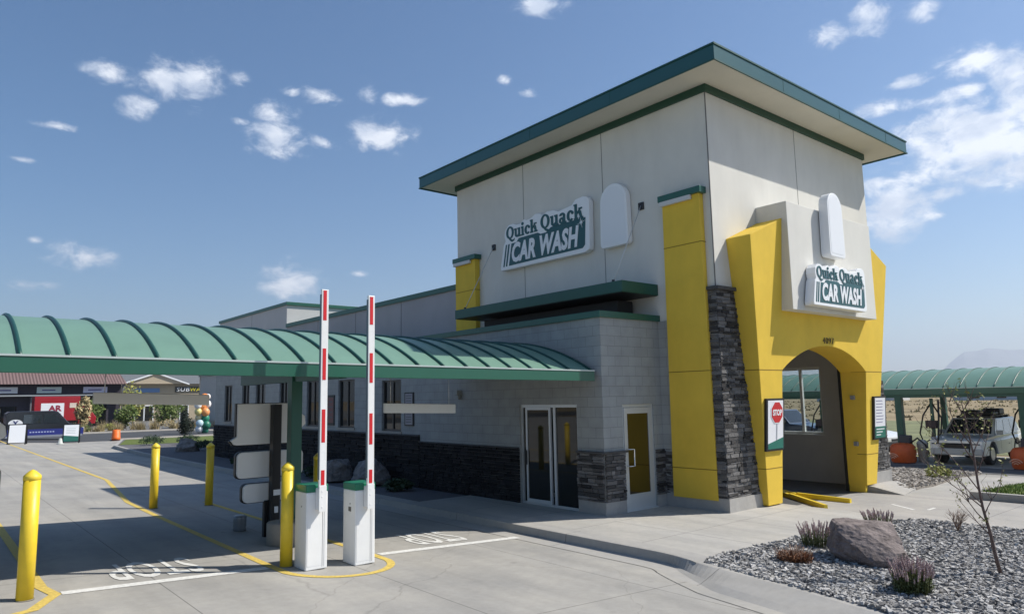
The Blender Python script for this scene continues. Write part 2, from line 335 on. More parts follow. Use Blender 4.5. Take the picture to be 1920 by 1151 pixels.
def drape(poly, dz, mbx, thick=0, zfun=None, cuts=()):
    """lay a polygon on the sloping ground, cut where the slope changes; thick>0 gives sides down"""
    bm = bmesh.new(); vs = [bm.verts.new((x, y, 0)) for x, y in poly]; bm.faces.new(vs)
    for xb in list(XB)+list(cuts):
        bmesh.ops.bisect_plane(bm, geom=bm.verts[:]+bm.edges[:]+bm.faces[:], plane_co=(xb, 0, 0), plane_no=(1, 0, 0), dist=1e-5)
    if thick:
        bmesh.ops.recalc_face_normals(bm, faces=bm.faces)
        r = bmesh.ops.extrude_face_region(bm, geom=bm.faces[:])
        top = {v for v in r['geom'] if isinstance(v, bmesh.types.BMVert)}
    else: top = set(bm.verts)
    for v in bm.verts:
        z = gz(v.co.x) + dz
        v.co.z = z if v in top else z-thick
    bm.verts.ensure_lookup_table(); bm.verts.index_update()
    k = len(mbx.v); mbx.v += [tuple(v.co) for v in bm.verts]
    for f in bm.faces: mbx.f.append(tuple(k+v.index for v in f.verts)); mbx.sm.append(False)
    bm.free(); return mbx
def text_mesh(txt, size, extrude, offset=0, shear=0, align='LEFT', sx=1, space=1):
    cu = bpy.data.curves.new('t', 'FONT'); cu.body = txt; cu.size = size; cu.extrude = extrude; cu.offset = offset; cu.shear = shear; cu.align_x = align; cu.space_character = space; cu.resolution_u = 3
    o = bpy.data.objects.new('t', cu); C.objects.link(o); bpy.context.view_layer.update()
    me = bpy.data.meshes.new_from_object(o)
    vs = [Vector((v.co.x*sx, v.co.y, v.co.z)) for v in me.vertices]; fs = [tuple(p.vertices) for p in me.polygons]
    bpy.data.objects.remove(o); bpy.data.curves.remove(cu); bpy.data.meshes.remove(me)
    return vs, fs
def put_text(mbx, txt, size, fn, depth, x, y, width=None, **k):
    vs, fs = text_mesh(txt, size, depth, **k)
    x0 = min(v.x for v in vs); x1 = max(v.x for v in vs); sc = 1 if width is None else width/(x1-x0)
    mbx.add([fn(x+(v.x-x0)*sc, y+v.y, v.z) for v in vs], fs); return mbx

# ------------------------------------------------------------------ ground
BIG = 11900
mb = MB(); drape([(-BIG, -BIG), (BIG, -BIG), (BIG, BIG), (-BIG, BIG)], -.012, mb); struct('ground', mb, DRYF)
mb = MB(); drape([(-40, -35), (24.5, -35), (24.5, 30), (9, 44), (0.2, 46), (-40, 46)], 0, mb); struct('parking_lot', mb, CONC)
mb = MB(); drape([(-60, 46.05), (60, 46.05), (60, 62), (-60, 62)], .004, mb); struct('road', mb, ASPH)
mb = MB(); drape([(-60, 66), (80, 66), (80, 150), (-60, 150)], .004, mb); struct('street_lot', mb, mat('old_asphalt', (.16, .16, .155), .9, var=.12, vscale=2))
# driveway out of the tunnel and round the right
mb = MB(); drape([(3.45, -1.2), (7.25, -1.2), (7.25, -2.2), (8.0, -2.75), (13, -2.2), (17.3, -1.35), (17.3, -3.2), (8.2, -3.6), (7.6, -3.7), (7.5, -4.6), (7.5, -20), (3.62, -20), (3.62, -4.35), (3.45, -4.0), (3.0, -3.75), (3.45, -3.2)], .004, mb)
struct('driveway', mb, DRIVE)
mb = MB(); drape([(17.2, -14), (19.2, -14), (19.2, 14), (17.2, 14)], .008, mb); struct('asphalt_lane', mb, mat('lane_asphalt', (.10, .10, .10), .9, var=.1, vscale=5))
# sidewalk slab round the building corner
SW = [(-1.75, 4.2), (-1.75, -2.6), (-1.80, -3.05), (-1.95, -3.40), (-1.55, -3.32), (.7, -3.42), (2.0, -3.6), (2.9, -3.78), (3.25, -3.45), (3.45, -2.9), (3.45, -1.25), (0, -1.25), (1.78, -1.25), (1.78, 0), (0, 0), (0, 4.2)]
SW = [p for p in SW if p != (0, -1.25)]
mb = MB(); drape(SW, .15, mb, .3); struct('sidewalk', mb, WALK)
mb = MB(); mb.add([(7.25, -1.2, .15), (7.25, -1.62, .15), (8.75, -1.62, .13), (8.75, -1.2, .13), (7.25, -2.35, .008), (8.3, -2.2, .05), (7.25, -1.2, -.1), (7.25, -2.35, -.1), (8.3, -2.2, -.1), (8.75, -1.62, -.1), (8.75, -1.2, -.1)], ((0, 1, 2, 3), (1, 4, 5, 2), (0, 6, 7, 4, 1), (4, 7, 8, 5), (5, 8, 9, 2), (2, 9, 10, 3))); struct('kerb_ramp', mb, KERB)
# kerb: swept profile (drop, width) along the front of the walk, turning into a rolled kerb by the gravel
def sweep(path, prof_at, mbx):
    k0 = len(mbx.v); n = None
    for i, (x, y) in enumerate(path):
        a = Vector(path[max(i-1, 0)]); b = Vector(path[min(i+1, len(path)-1)]); d = (b-a).normalized(); nrm = Vector((d.y, -d.x))  # to the right of travel
        pr = prof_at(i/(len(path)-1), x, y); n = len(pr)
        for (o, z) in pr: mbx.v.append((x+nrm.x*o, y+nrm.y*o, gz(x+nrm.x*o)*0+z))
    for i in range(len(path)-1):
        for j in range(n-1): mbx.f.append((k0+i*n+j, k0+(i+1)*n+j, k0+(i+1)*n+j+1, k0+i*n+j+1)); mbx.sm.append(False)
def smoothpath(P, it=3):
    P = [Vector(p) for p in P]
    for _ in range(it):
        Q = [P[0]]
        for a, b in zip(P, P[1:]): Q += [a*.75+b*.25, a*.25+b*.75]
        P = Q+[P[-1]]
    return [(p.x, p.y) for p in P]
kp = smoothpath([(-1.75, 12), (-1.75, 4), (-1.75, 0), (-1.75, -2.0), (-1.75, -2.9), (-1.95, -3.45), (-2.12, -4.3), (-2.38, -5.6), (-3.1, -8.0), (-4.8, -11.0), (-8, -14)])
def kprof(t, x, y):
    w = min(1, max(0, (-2.9-y)/1.3)); run = .03+.34*w; g0 = gz(x-.2)
    # path travels towards -y, so right of travel is -x (outwards)
    return [(-.32, .152), (-.01, .153), (.012, .149), (run, .03+.05*w), (run+.04+.10*w, .014+g0), (run+.34, .006+g0), (run+.36, -.05)]
mb = MB(); sweep(kp, kprof, mb); struct('kerb', mb, KERB)
mb = MB()
pj = [Vector(p) for p in kp]
for a, b in zip(pj, pj[1:]):
    d = (b-a).normalized(); nn_ = Vector((d.y, -d.x)); w0 = min(1, max(0, (-2.9-a.y)/1.3)); w1 = min(1, max(0, (-2.9-b.y)/1.3))
    for (q, w) in ((a, w0), (b, w1)):
        o = .03+.34*w+.365
        for e in (0, .014): p = q+nn_*(o+e); mb.v.append((p.x, p.y, gz(p.x)+.003))
    k = len(mb.v)-4; mb.f.append((k, k+1, k+3, k+2)); mb.sm.append(False)
struct('gutter_joint', mb, mat('joint_dark', (.07, .068, .065), .9))
# gravel bed in front
GB = [(-1.52, -3.31), (.7, -3.42), (2.0, -3.62), (2.95, -3.86), (3.45, -4.1), (3.5, -4.6), (3.55, -6.5), (3.6, -20), (-7, -20), (-7.2, -13.6), (-4.7, -10.9), (-3.0, -7.9), (-2.3, -5.6), (-2.05, -4.3), (-1.85, -3.45)]
mb = MB(); drape(GB, .135, mb, .25); struct('gravel_bed', mb, GRAVB)
def inside(p, poly):
    x, y = p; c = False; n = len(poly)
    for i in range(n):
        x1, y1 = poly[i]; x2, y2 = poly[(i+1) % n]
        if (y1 > y) != (y2 > y) and x < (x2-x1)*(y-y1)/(y2-y1)+x1: c = not c
    return c
CUBE = [(-1,-1,-1),(1,-1,-1),(1,1,-1),(-1,1,-1),(-1,-1,1),(1,-1,1),(1,1,1),(-1,1,1)]
CF = ((3,2,1,0),(4,5,6,7),(0,1,5,4),(1,2,6,5),(2,3,7,6),(3,0,4,7))
def pebbles(name, poly, cnt, smin, smax, z0, material, label, near=None, box=None):
    V = []; F = []; xs = [p[0] for p in poly]; ys = [p[1] for p in poly]; bx = box or (min(xs), min(ys), max(xs), max(ys)); i = 0; tries = 0
    while i < cnt and tries < cnt*6:
        tries += 1
        x = R.uniform(bx[0], bx[2]); y = R.uniform(bx[1], bx[3])
        if not inside((x, y), poly): continue
        if near:
            d = math.hypot(x-CP.x, y-CP.y)
            if R.random() > min(1, (near/d)**1.6): continue
        s = R.uniform(smin, smax)*.5; a = R.uniform(0, 6.28); tl = R.uniform(-.5, .5); ca, sa = cos(a), sin(a)
        e = (s*R.uniform(.8, 1.3), s*R.uniform(.6, 1), s*R.uniform(.45, .8)); z = z0+gz(x)+e[2]*R.uniform(.2, 1.1)
        k = len(V)
        for c in CUBE:
            px = c[0]*e[0]*R.uniform(.45, 1); py = c[1]*e[1]*R.uniform(.45, 1); pz = c[2]*e[2]*R.uniform(.5, 1)+px*tl
            V.append((x+px*ca-py*sa, y+px*sa+py*ca, z+pz))
        F += [tuple(k+j for j in f) for f in CF]; i += 1
    me = bpy.data.meshes.new(name); me.from_pydata(V, [], F); me.materials.append(material); me.update()
    o = bpy.data.objects.new(name, me); C.objects.link(o); return tag(o, label, 'gravel', kind='stuff')
pebbles('gravel', GB, 30000, .02, .062, .135, GRAV, 'loose grey crushed gravel covering the bed around the large boulder', near=10.5, box=(-3.4, -8.2, 3.7, -3.25))
pebbles('gravel', GB, 5000, .03, .06, .135, GRAV, 'loose grey crushed gravel at the near end of the bed', box=(-7, -14, 3.6, -8.2))
# second gravel bed right of the portal
G2 = [(8.05, -2.1), (8.35, -2.2), (9.7, -2.07), (14.6, -1.02), (17.1, -.85), (17.1, 14), (8.9, 14), (8.9, -1.3), (8.5, -1.35)]
mb = MB(); drape(G2, .06, mb, .2); struct('gravel_bed', mb, GRAVTB)
pebbles('gravel', G2, 7000, .05, .11, .05, GRAVT, 'tan gravel in the bed between the yellow portal and the vacuum lane', box=(8, -2.2, 17.1, 4))
# lawn with kerb
LW = [(7.75, -3.72), (8.6, -3.75), (17.1, -3.2), (17.1, -14), (7.75, -14)]
mb = MB(); drape(LW, .15, mb, .25); struct('lawn', mb, GRASS)
mb = MB(); drape([(7.6, -3.55), (8.6, -3.58), (17.1, -3.05), (17.1, -3.2), (8.6, -3.74), (7.75, -3.71), (7.75, -14), (7.6, -14)], .155, mb, .25); struct('kerb', mb, KERB)
def blades(poly, cnt, h, z0, box, w=.012):
    m_ = MB(); i = 0
    while i < cnt:
        x = R.uniform(box[0], box[2]); y = R.uniform(box[1], box[3])
        if not inside((x, y), poly): continue
        i += 1; a = R.uniform(0, 6.28); hh = h*R.uniform(.5, 1.2); lx, ly = R.uniform(-.5, .5)*hh, R.uniform(-.5, .5)*hh; z = z0+gz(x)
        m_.v += [(x-cos(a)*w, y-sin(a)*w, z), (x+cos(a)*w, y+sin(a)*w, z), (x+lx, y+ly, z+hh)]; k = len(m_.v)-3; m_.f.append((k, k+1, k+2)); m_.sm.append(False)
    return m_
tag(blades(LW, 9000, .07, .15, (7.75, -7, 14, -3.7)).build('grass', leafmat('grass_blade', (.07, .13, .02), (.20, .28, .06)), fix=False), 'short green grass blades on the lawn at the right', 'grass', kind='stuff')
# planting bed along the long wall (in the shade of the building)
BD = [(-1.6, 4.2), (0, 4.2), (0, 24), (2.5, 26), (6, 36), (7, 43), (.6, 43.5), (-1.2, 36), (-1.6, 28)]
mb = MB(); drape(BD, .13, mb, .25); struct('planting_bed', mb, SOIL)
mb = MB(); drape([(-1.76, 4.2), (-1.6, 4.2), (-1.6, 28), (-1.2, 36), (.6, 43.5), (7, 43), (7.1, 43.2), (.5, 43.7), (-1.36, 36.05), (-1.76, 28)], .15, mb, .3); struct('kerb', mb, KERB)
mb = MB(); drape([(-1.0, 36.5), (5, 34.5), (6.6, 42.8), (.7, 43.3)], .142, mb); struct('grass_patch', mb, GRASS)
# painted lines
def strip(pts, w, dz, mbx):
    P = [Vector(p) for p in pts]
    for i, p in enumerate(P):
        d = (P[min(i+1, len(P)-1)]-P[max(i-1, 0)]).normalized(); nn = Vector((-d.y, d.x))*w/2
        for q in (p+nn, p-nn): mbx.v.append((q.x, q.y, gz(q.x)+dz))
        if i: k = len(mbx.v)-4; mbx.f.append((k, k+1, k+3, k+2)); mbx.sm.append(False)
ARC = [(-5.55, 50), (-5.5, 15), (-6.2, 8.8), (-6.24, 6), (-6.24, .3)]+[(-5.495-.745*cos(a), -.1-.8*sin(a)) for a in [i*pi/16 for i in range(1, 16)]]+[(-4.75, .1), (-4.75, 4), (-4.78, 8)]
mb = MB(); strip(ARC, .11, .005, mb)
strip([(-8.76, 14), (-8.76, .6), (-8.68, .15), (-8.95, -.45), (-9.6, -.85), (-10.6, -.95)], .12, .005, mb)
struct('yellow_lane_line', mb, YLINE)
mb = MB(); strip([(-8.62, .17), (-6.31, .17)], .17, .005, mb); strip([(-4.66, .17), (-1.95, .17)], .17, .005, mb); struct('white_stop_line', mb, WLINE)
for (xc, nm) in ((-7.5, 0), (-3.27, 1)):   # lettering read by drivers heading towards -y
    mb = MB(); W_ = 1.05 if nm == 0 else .95
    vs, fs = text_mesh('STOP', 1.0, 0, offset=.015)
    x0 = min(v.x for v in vs); x1 = max(v.x for v in vs); y1 = max(v.y for v in vs)
    k = W_/(x1-x0)
    mb.add([(xc+W_/2-(v.x-x0)*k, 1.5-v.y/y1*1.05, gz(xc+W_/2-(v.x-x0)*k)+.006) for v in vs], fs); struct('stop_road_marking', mb, WLINE)
mb = MB(); strip([(5.3, -3.3), (5.75, -2.7)], .06, .007, mb); strip([(5.45, -3.5), (5.8, -3.5)], .06, .007, mb); struct('faded_drive_mark', mb, WLINE)
# darker repair / tyre stains are in the concrete material

# ------------------------------------------------------------------ the car wash building
B = thing('car_wash_building', (5.2, 3, 0), 'cream and yellow car wash building with a green-edged flat roof and arched tunnel entrance', 'building')
def P(name, mbx, material, parent=None, **k): return mbx.build(name, material, parent or B, **k)
XT, YT, XR, YL = 1.778, -1.426, 8.718, 7.153
mb = MB()
mb.box(XT, YT, 3.5, XR, YT+.25, 8.53)            # front wall above the opening
mb.box(XT, YT, -.3, 3.3, YT+.25, 3.5); mb.box(7.25, YT, -.3, XR, YT+.25, 3.5)
mb.box(XT, YT+.25, -.3, XT+.25, YL, 8.53)        # left wall
mb.box(XR-.32, YT+.25, -.3, XR, -.03, 8.53); mb.box(XR-.32, 1.85, -.3, XR, YL, 8.53)
mb.box(XR-.32, -.03, -.3, XR, 1.85, 1.24); mb.box(XR-.32, -.03, 3.0, XR, 1.85, 8.53)
mb.box(XT+.25, YL-.25, 4.6, XR-.32, YL, 8.53)
P('tower_wall', mb, CREAM)
mb = MB(); mb.box(XT+.25, YT+.25, 3.9, XR-.33, YL-.25, 4.05); mb.box(XR-.36, YT+.26, 0, XR-.325, -.04, 3.9); mb.box(XR-.36, 1.86, 0, XR-.325, 27, 3.9); mb.box(XR-.36, -.04, 0, XR-.325, 1.86, 1.22); mb.box(XR-.36, -.04, 3.02, XR-.325, 1.86, 3.9)
mb.box(XT+.255, YT+.26, 0, XT+.3, 27, 3.9); mb.box(XT+.3, 26.9, 0, XR-.36, 27, 3.9)
P('tunnel_lining', mb, INT)
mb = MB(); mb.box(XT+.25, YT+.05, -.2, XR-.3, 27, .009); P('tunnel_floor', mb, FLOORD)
# vertical panel joints in the stucco
for bx_ in [(XT-.003, 1.412, 4.65, XT+.01, 1.428, 8.37), (XT-.003, 4.192, 4.65, XT+.01, 4.208, 8.37), (5.212, YT-.003, 5.9, 5.228, YT+.01, 8.37), (XT-.006, YT-.006, 4.43, XT+.012, YT+.012, 8.37)]:
    P('panel_joint', MB().box(*bx_), JOINT)
mb = MB(); mb.box(XT-.05, YT-.05, 8.37, XR+.05, YT, 8.525); mb.box(XT-.05, YT, 8.37, XT, YL+.05, 8.525); mb.box(XR, YT, 8.37, XR+.05, YL+.05, 8.525); mb.box(XT, YL, 8.37, XR, YL+.05, 8.525)
P('green_trim_band', mb, mat('trim_green', (.010, .06, .035), .5), bevel=.006)
# roof
EX0, EX1, EY0, EY1 = .965, 9.568, -2.222, 7.917
rf = P('roof', MB().box(EX0+.02, EY0+.02, 8.53, EX1-.02, EY1-.02, 8.79), CREAM2)
mb = MB(); t_ = .03
mb.box(EX0, EY0, 8.51, EX1, EY0+t_, 8.826); mb.box(EX0, EY1-t_, 8.51, EX1, EY1, 8.826); mb.box(EX0, EY0+t_, 8.51, EX0+t_, EY1-t_, 8.826); mb.box(EX1-t_, EY0+t_, 8.51, EX1, EY1-t_, 8.826)
P('roof_fascia', mb, TEAL, rf)
mb = MB(); 
for z0, z1, e in ((8.495, 8.522, .018), (8.805, 8.84, .018)):
    mb.box(EX0-e, EY0-e, z0, EX1+e, EY0-.001, z1); mb.box(EX0-e, EY1+.001, z0, EX1+e, EY1+e, z1); mb.box(EX0-e, EY0-.001, z0, EX0-.001, EY1+.001, z1); mb.box(EX1+.001, EY0-.001, z0, EX1+e, EY1+.001, z1)
P('drip_edge', mb, RIBG, rf)
mb = MB()
for k in range(1, 4): x = EX0+k*2.45; y = EY0+k*2.6; P('fascia_seam', MB().box(x, EY0-.004, 8.522, x+.008, EY0-.0005, 8.805), RIBG, rf); P('fascia_seam', MB().box(EX0-.004, y, 8.522, EX0-.0005, y+.008, 8.805), RIBG, rf)
# rear wings
mb = MB(); mb.box(XT+.004, YL, -.3, XR-.004, 19.6, 5.48); P('tunnel_wing_wall', mb, GREYST)
P('parapet_cap', MB().box(XT-.05, YL, 5.475, XR+.05, 19.58, 5.63), GREEN, bevel=.005)
mb = MB(); mb.box(XT+.002, 19.6, -.3, XR-.002, 28.3, 6.44); P('rear_wing_wall', mb, mat('light_grey_stucco', (.52, .51, .50), .8, var=.04, vscale=1.5, bump=.3, bscale=200))
P('parapet_cap', MB().box(XT-.05, 19.52, 6.435, XR+.05, 28.35, 6.57), GREEN, bevel=.005)
for y, z0, z1 in ((10.3, 4, 5.47), (13.4, 4, 5.47), (16.5, 4, 5.47), (23.7, 5, 6.43)): P('panel_joint', MB().box(XT-.004, y, z0, XT+.01, y+.016, z1), JOINT)
# tall yellow pillars on the left wall, flaring outwards with height
def pillar(y0b, y1b, y0t, y1t, xb, xt_, zb, zt):
    mb = MB(); mb.hexa([(xb, y0b, zb), (XT+.002, y0b+.02, zb), (XT+.002, y1b-.02, zb), (xb, y1b, zb)], [(xt_, y0t, zt), (XT+.002, y0t+.01, zt), (XT+.002, y1t-.01, zt), (xt_, y1t, zt)])
    p = P('yellow_pillar', mb, YEL, bevel=.006)
    for z in (.92, 2.8, 5.33):
        if z < zb+.2: continue
        f = (z-zb)/(zt-zb); x = xb+(xt_-xb)*f; a = y0b+(y0t-y0b)*f; b_ = y1b+(y1t-y1b)*f
        P('groove', MB().box(x-.003, a-.003, z-.008, XT, b_+.003, z+.008), YELD, p)
    mb = MB(); mb.box(xt_-.06, y0t-.07, zt, XT-.001, y1t+.07, zt+.13); P('green_cap', mb, GREEN, p, bevel=.006)
    mb = MB(); mb.box(xt_-.075, y0t+.16, zt-.1, xt_-.005, y1t+.02, zt-.005); P('strip_light', mb, mat('lamp_housing', (.6, .6, .58), .5), p, bevel=.01)
pillar(-1.26, -.22, -1.26, -.36, 1.73, 1.62, .35, 6.30)
pillar(6.10, 7.05, 6.10, 7.02, 1.62, 1.60, 4.0, 6.18)
# portal: block flaring outwards and leaning forwards with an arched opening
def yf(z): return -1.6-(z-.17)*.0703
def xl(z): return 2.88-(z-.17)*.126
CX = 5.265
def arc_pts(n=20):
    rr = 3.51; out = []
    for i in range(n+1):
        x = 3.40+(7.13-3.40)*i/n; out.append((x, 2.80+.54-(rr-sqrt(max(0, rr*rr-(x-CX)**2)))))
    return out
outl = [(xl(.17), .17), (xl(5.41), 5.41), (3.40, 5.9), (7.13, 5.9), (2*CX-xl(5.41), 5.41), (2*CX-xl(.17), .17), (7.13, .17), (7.13, 2.8)]+arc_pts()[::-1][1:-1]+[(3.40, 2.8), (3.40, .17)]
bm = bmesh.new(); fv = [bm.verts.new((x, yf(z), z)) for x, z in outl]; bv = [bm.verts.new((x, -1.424 if not (3.39 < x < 7.14 and z < 3.5) else -1.17, z)) for x, z in outl]
n_ = len(outl); bm.faces.new(fv); bm.faces.new(bv[::-1])
for i in range(n_): bm.faces.new((fv[i], bv[i], bv[(i+1) % n_], fv[(i+1) % n_]))
bmesh.ops.recalc_face_normals(bm, faces=bm.faces)
mbp = MB(); bm.verts.index_update(); mbp.v = [tuple(v.co) for v in bm.verts]; mbp.f = [tuple(v.index for v in f.verts) for f in bm.faces]; mbp.sm = [False]*len(mbp.f); bm.free()
mbp.box(7.131, -1.56, -.01, 7.24, -1.18, .18)
portal = P('yellow_portal', mbp, YEL, bevel=.008)
for z in (2.80, .88):
    a, b_ = xl(z), 2*CX-xl(z)
    P('groove', MB().box(a-.003, yf(z)-.003, z-.008, 3.403, -1.43, z+.008), YELD, portal); P('groove', MB().box(7.127, yf(z)-.003, z-.008, b_+.003, -1.43, z+.008), YELD, portal)
mb = MB(); mb.box(7.10, -1.175, 0, 7.145, -1.165+.05, 3.3); P('door_track', mb, DARK, portal)
# lamps on the jamb
for z in (2.2, 1.12):
    mb = MB(); mb.box(7.06, -1.61+.12, z-.05, 7.128, -1.61+.22, z+.05); P('jamb_sensor', mb, mat('sensor_grey', (.25, .25, .25), .5), portal, bevel=.01)
mb = MB(); mb.lathe((5.3, 0, 0), [(0.001, 0), (0.001, .001)], 4)
# cream sign panel over the arch
mb = MB(); mb.box(3.38, -2.12, 4.0, 7.15, YT+.001, 6.23); P('cream_sign_panel', mb, CREAM, bevel=.008)
# house number
mb = MB()
for i, ch in enumerate('4097'):
    put_text(mb, ch, .205, lambda u, v, w: (u, yf(3.46)-.012-w, v), .008, 5.06+i*.13, 3.385, width=.088, offset=-.006)
P('house_number', mb, mat('number_bronze', (.06, .04, .025), .5), portal)
# CMU office block
YE = 22.9
wins = [(7.34, 8.38, 1.52, 2.9), (10.0, 11.07, 1.56, 3.0), (12.45, 13.4, 1.56, 3.05), (15.0, 15.75, 1.6, 3.1), (17.1, 18.1, 1.6, 3.1), (18.75, 19.6, 1.6, 3.1), (20.75, 21.7, 1.6, 3.1)]
mb = MB(); ys = 0.0; TH = .2
openL = [(.69, 2.45, .12, 2.2)]+[(a, b, c, d) for a, b, c, d in wins]
for a, b, c, d in openL:
    mb.box(0, ys, -.4, TH, a, 3.9)
    if c > .3: mb.box(0, a, -.4, TH, b, c)
    mb.box(0, a, d, TH, b, 3.9); ys = b
mb.box(0, ys, -.4, TH, YE, 3.9)
mb.box(TH, 0, -.4, .55, TH, 3.9); mb.box(1.49, 0, -.4, XT, TH, 3.9); mb.box(.55, 0, 2.18, 1.49, TH, 3.9)
mb.box(TH, YE-.2, -.4, XT, YE, 3.9); mb.box(TH, TH, 3.5, XT, YE-.2, 3.6)
mb.box(XT-.02, -.26, .3, XT-.001, -.001, 3.86); P('block_wall', mb, CMU)
P('office_interior', MB().box(1.5, .6, .16, 1.6, YE-.3, 3.4), mat('dim_interior', (.05, .045, .04), .9))
mb = MB(); mb.box(-.05, -.05, 3.86, XT, .0, 3.985); mb.box(-.05, 0, 3.86, 0, YE+.05, 3.985); mb.box(0, 0, 3.9, XT, YE, 3.97); P('parapet_cap', mb, GREEN, bevel=.006)
# concrete base course
BASEC = concrete('base_concrete', (.36, .355, .34), stain=.1)
for bl in ([(-.03, -.03, -.4, .55, 0, .38), (-.03, 0, -.4, 0, .69, .38)], [(1.49, -.03, -.4, 1.75, 0, .38)], [(1.75, YT-.06, -.4, XT, 0, .40), (XT, YT-.06, -.4, 2.95, YT, .40)], [(7.6, YT-.06, -.4, XR+.06, YT, .40), (XR, YT, -.4, XR+.06, YL, .4)]):
    mb = MB()
    for b_ in bl: mb.box(*b_)
    P('concrete_base', mb, BASEC)
# stacked ledge stone veneer, each stone modelled
def ledge(mbx, origin, ud, nd, L, z0, z1, rmin=.035, rmax=.085, lmin=.10, lmax=.34, jit=.028, d0=.03):
    o = Vector(origin); ud = Vector(ud); nd = Vector(nd); z = z0
    while z < z1-.001:
        h = min(R.uniform(rmin, rmax), z1-z); h = h if z1-z-h > .02 else z1-z
        u = 0
        while u < L-.001:
            l = min(R.uniform(lmin, lmax), L-u); l = l if L-u-l > .05 else L-u
            d = d0+R.uniform(0, jit); g = .004
            a = [o+ud*(u+g)+Vector((0, 0, z+g)), o+ud*(u+l-g)+Vector((0, 0, z+g)), o+ud*(u+l-g)+Vector((0, 0, z+h-g)), o+ud*(u+g)+Vector((0, 0, z+h-g))]
            j = [nd*(d+R.uniform(-.009, .009)) for _ in range(4)]
            cc = (a[0]+a[2])*.5
            fr = [cc+(p-cc)*.96+q for p, q in zip(a, j)]
            mbx.add(a+fr, ((3,2,1,0),(4,5,6,7),(0,1,5,4),(1,2,6,5),(2,3,7,6),(3,0,4,7)))
            u += l
        z += h
mb = MB()
ledge(mb, (-.002, 0, 0), (0, 1, 0), (-1, 0, 0), .69, .38, 1.27); ledge(mb, (0, -.002, 0), (1, 0, 0), (0, -1, 0), .55, .38, 1.27)
ledge(mb, (1.49, -.002, 0), (1, 0, 0), (0, -1, 0), .28, .38, 1.27)
ledge(mb, (XT-.002, YT-.02, 0), (0, 1, 0), (-1, 0, 0), 1.4, .40, 1.27, d0=.015)
ledge(mb, (XT-.002, YT-.02, 0), (0, 1, 0), (-1, 0, 0), .24, 1.27, 4.36, d0=.015)
ledge(mb, (XT-.02, YT-.002, 0), (1, 0, 0), (0, -1, 0), 1.22, .40, 4.36, d0=.02)
ledge(mb, (7.55, YT-.002, 0), (1, 0, 0), (0, -1, 0), 1.2, .40, 2.6, d0=.03); ledge(mb, (XR+.002, YT-.03, 0), (0, 1, 0), (1, 0, 0), 1.36, .40, 2.6, d0=.05, jit=.05)
P('ledge_stone', mb, STONE)
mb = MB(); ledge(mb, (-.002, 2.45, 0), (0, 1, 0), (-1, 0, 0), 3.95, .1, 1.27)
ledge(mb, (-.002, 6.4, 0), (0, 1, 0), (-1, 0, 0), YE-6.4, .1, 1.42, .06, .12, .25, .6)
P('shade_toned_stone', mb, rocky('shade_toned_ledge_stone', (.007, .0065, .008), (.028, .027, .029), 3, .6, 40, True))  # same veneer; the deep shade under the carport is put into its darker colour
CAPM = mat('cap_stone', (.07, .068, .066), .85, var=.3, vscale=8)
for bl in ([(-.075, -.075, 1.27, .60, 0, 1.31), (-.075, 0, 1.27, 0, .70, 1.31)], [(XT-.07, YT-.09, 4.36, 2.6, YT-.001, 4.43), (XT-.07, YT-.001, 4.36, XT-.001, YT+.24, 4.43)], [(-.06, 2.47, 1.27, 0, 6.4, 1.30)], [(-.07, 6.4, 1.42, 0, YE, 1.46)]):
    mb = MB()
    for b_ in bl: mb.box(*b_)
    P('stone_cap', mb, CAPM, bevel=.008)
# sliding door
sd = P('sliding_door', MB().box(.05, .69, .12, .13, .75, 2.2).box(.05, 2.39, .12, .13, 2.45, 2.2).box(.05, .75, 2.14, .13, 2.39, 2.2).box(.05, .75, .12, .13, 2.39, .19).box(.05, 1.38, .19, .11, 1.44, 2.14).box(.02, 1.50, .19, .07, 1.545, 2.14).box(.02, 2.22, .19, .07, 2.265, 2.14).box(.02, 1.545, .19, .07, 2.22, .26).box(.02, 1.545, 2.09, .07, 2.22, 2.14), ALU, bevel=.003)
P('pane', MB().box(.08, .75, .19, .085, 1.44, 2.14).box(.04, 1.545, .26, .045, 2.22, 2.09).box(.08, 2.26, .19, .085, 2.39, 2.14), GLD, sd)
P('handle', MB().box(-.01, 2.235, .95, .02, 2.255, 1.25), DARK, sd)
dr = P('glass_door', MB().box(.55, .03, .15, .60, .11, 2.18).box(1.44, .03, .15, 1.49, .11, 2.18).box(.60, .03, 2.12, 1.44, .11, 2.18).box(.605, .015, .16, .70, .06, 2.115).box(1.34, .015, .16, 1.435, .06, 2.115).box(.70, .015, 2.0, 1.34, .06, 2.115).box(.70, .015, .16, 1.34, .06, .46), ALU, bevel=.003)
P('pane', MB().box(.70, .035, .46, 1.34, .042, 2.0), glassy('pillar_reflection_glass', (.035, .022, .004), .05), dr)  # pane tint paints in the yellow-brown reflection of the pillar
P('handle', MB().tube([(.655, .02, 1.32), (.665, -.06, 1.32), (.76, -.085, 1.32), (.76, -.085, 1.0), (.665, -.06, 1.0), (.655, .02, 1.0)], .012, 8), mat('chrome', (.8, .8, .78), .15, metal=1), dr)
P('threshold', MB().box(.55, -.04, .15, 1.49, .03, .165), ALU, dr)
for i, (a, b, c, d) in enumerate(wins):
    w_ = P('window', MB().box(.06, a, c, .12, a+.05, d).box(.06, b-.05, c, .12, b, d).box(.06, a+.05, c, .12, b-.05, c+.05).box(.06, a+.05, d-.05, .12, b-.05, d).box(.055, (a+b)/2-.02, c+.05, .11, (a+b)/2+.02, d-.05), mat('bronze_frame', (.06, .055, .05), .45))
    P('pane', MB().box(.085, a+.05, c+.05, .09, b-.05, d-.05), GLD, w_)
    P('sill', MB().box(-.03, a-.04, c-.06, .05, b+.04, c), mat('sill_cream', (.34, .32, .28), .7), w_)
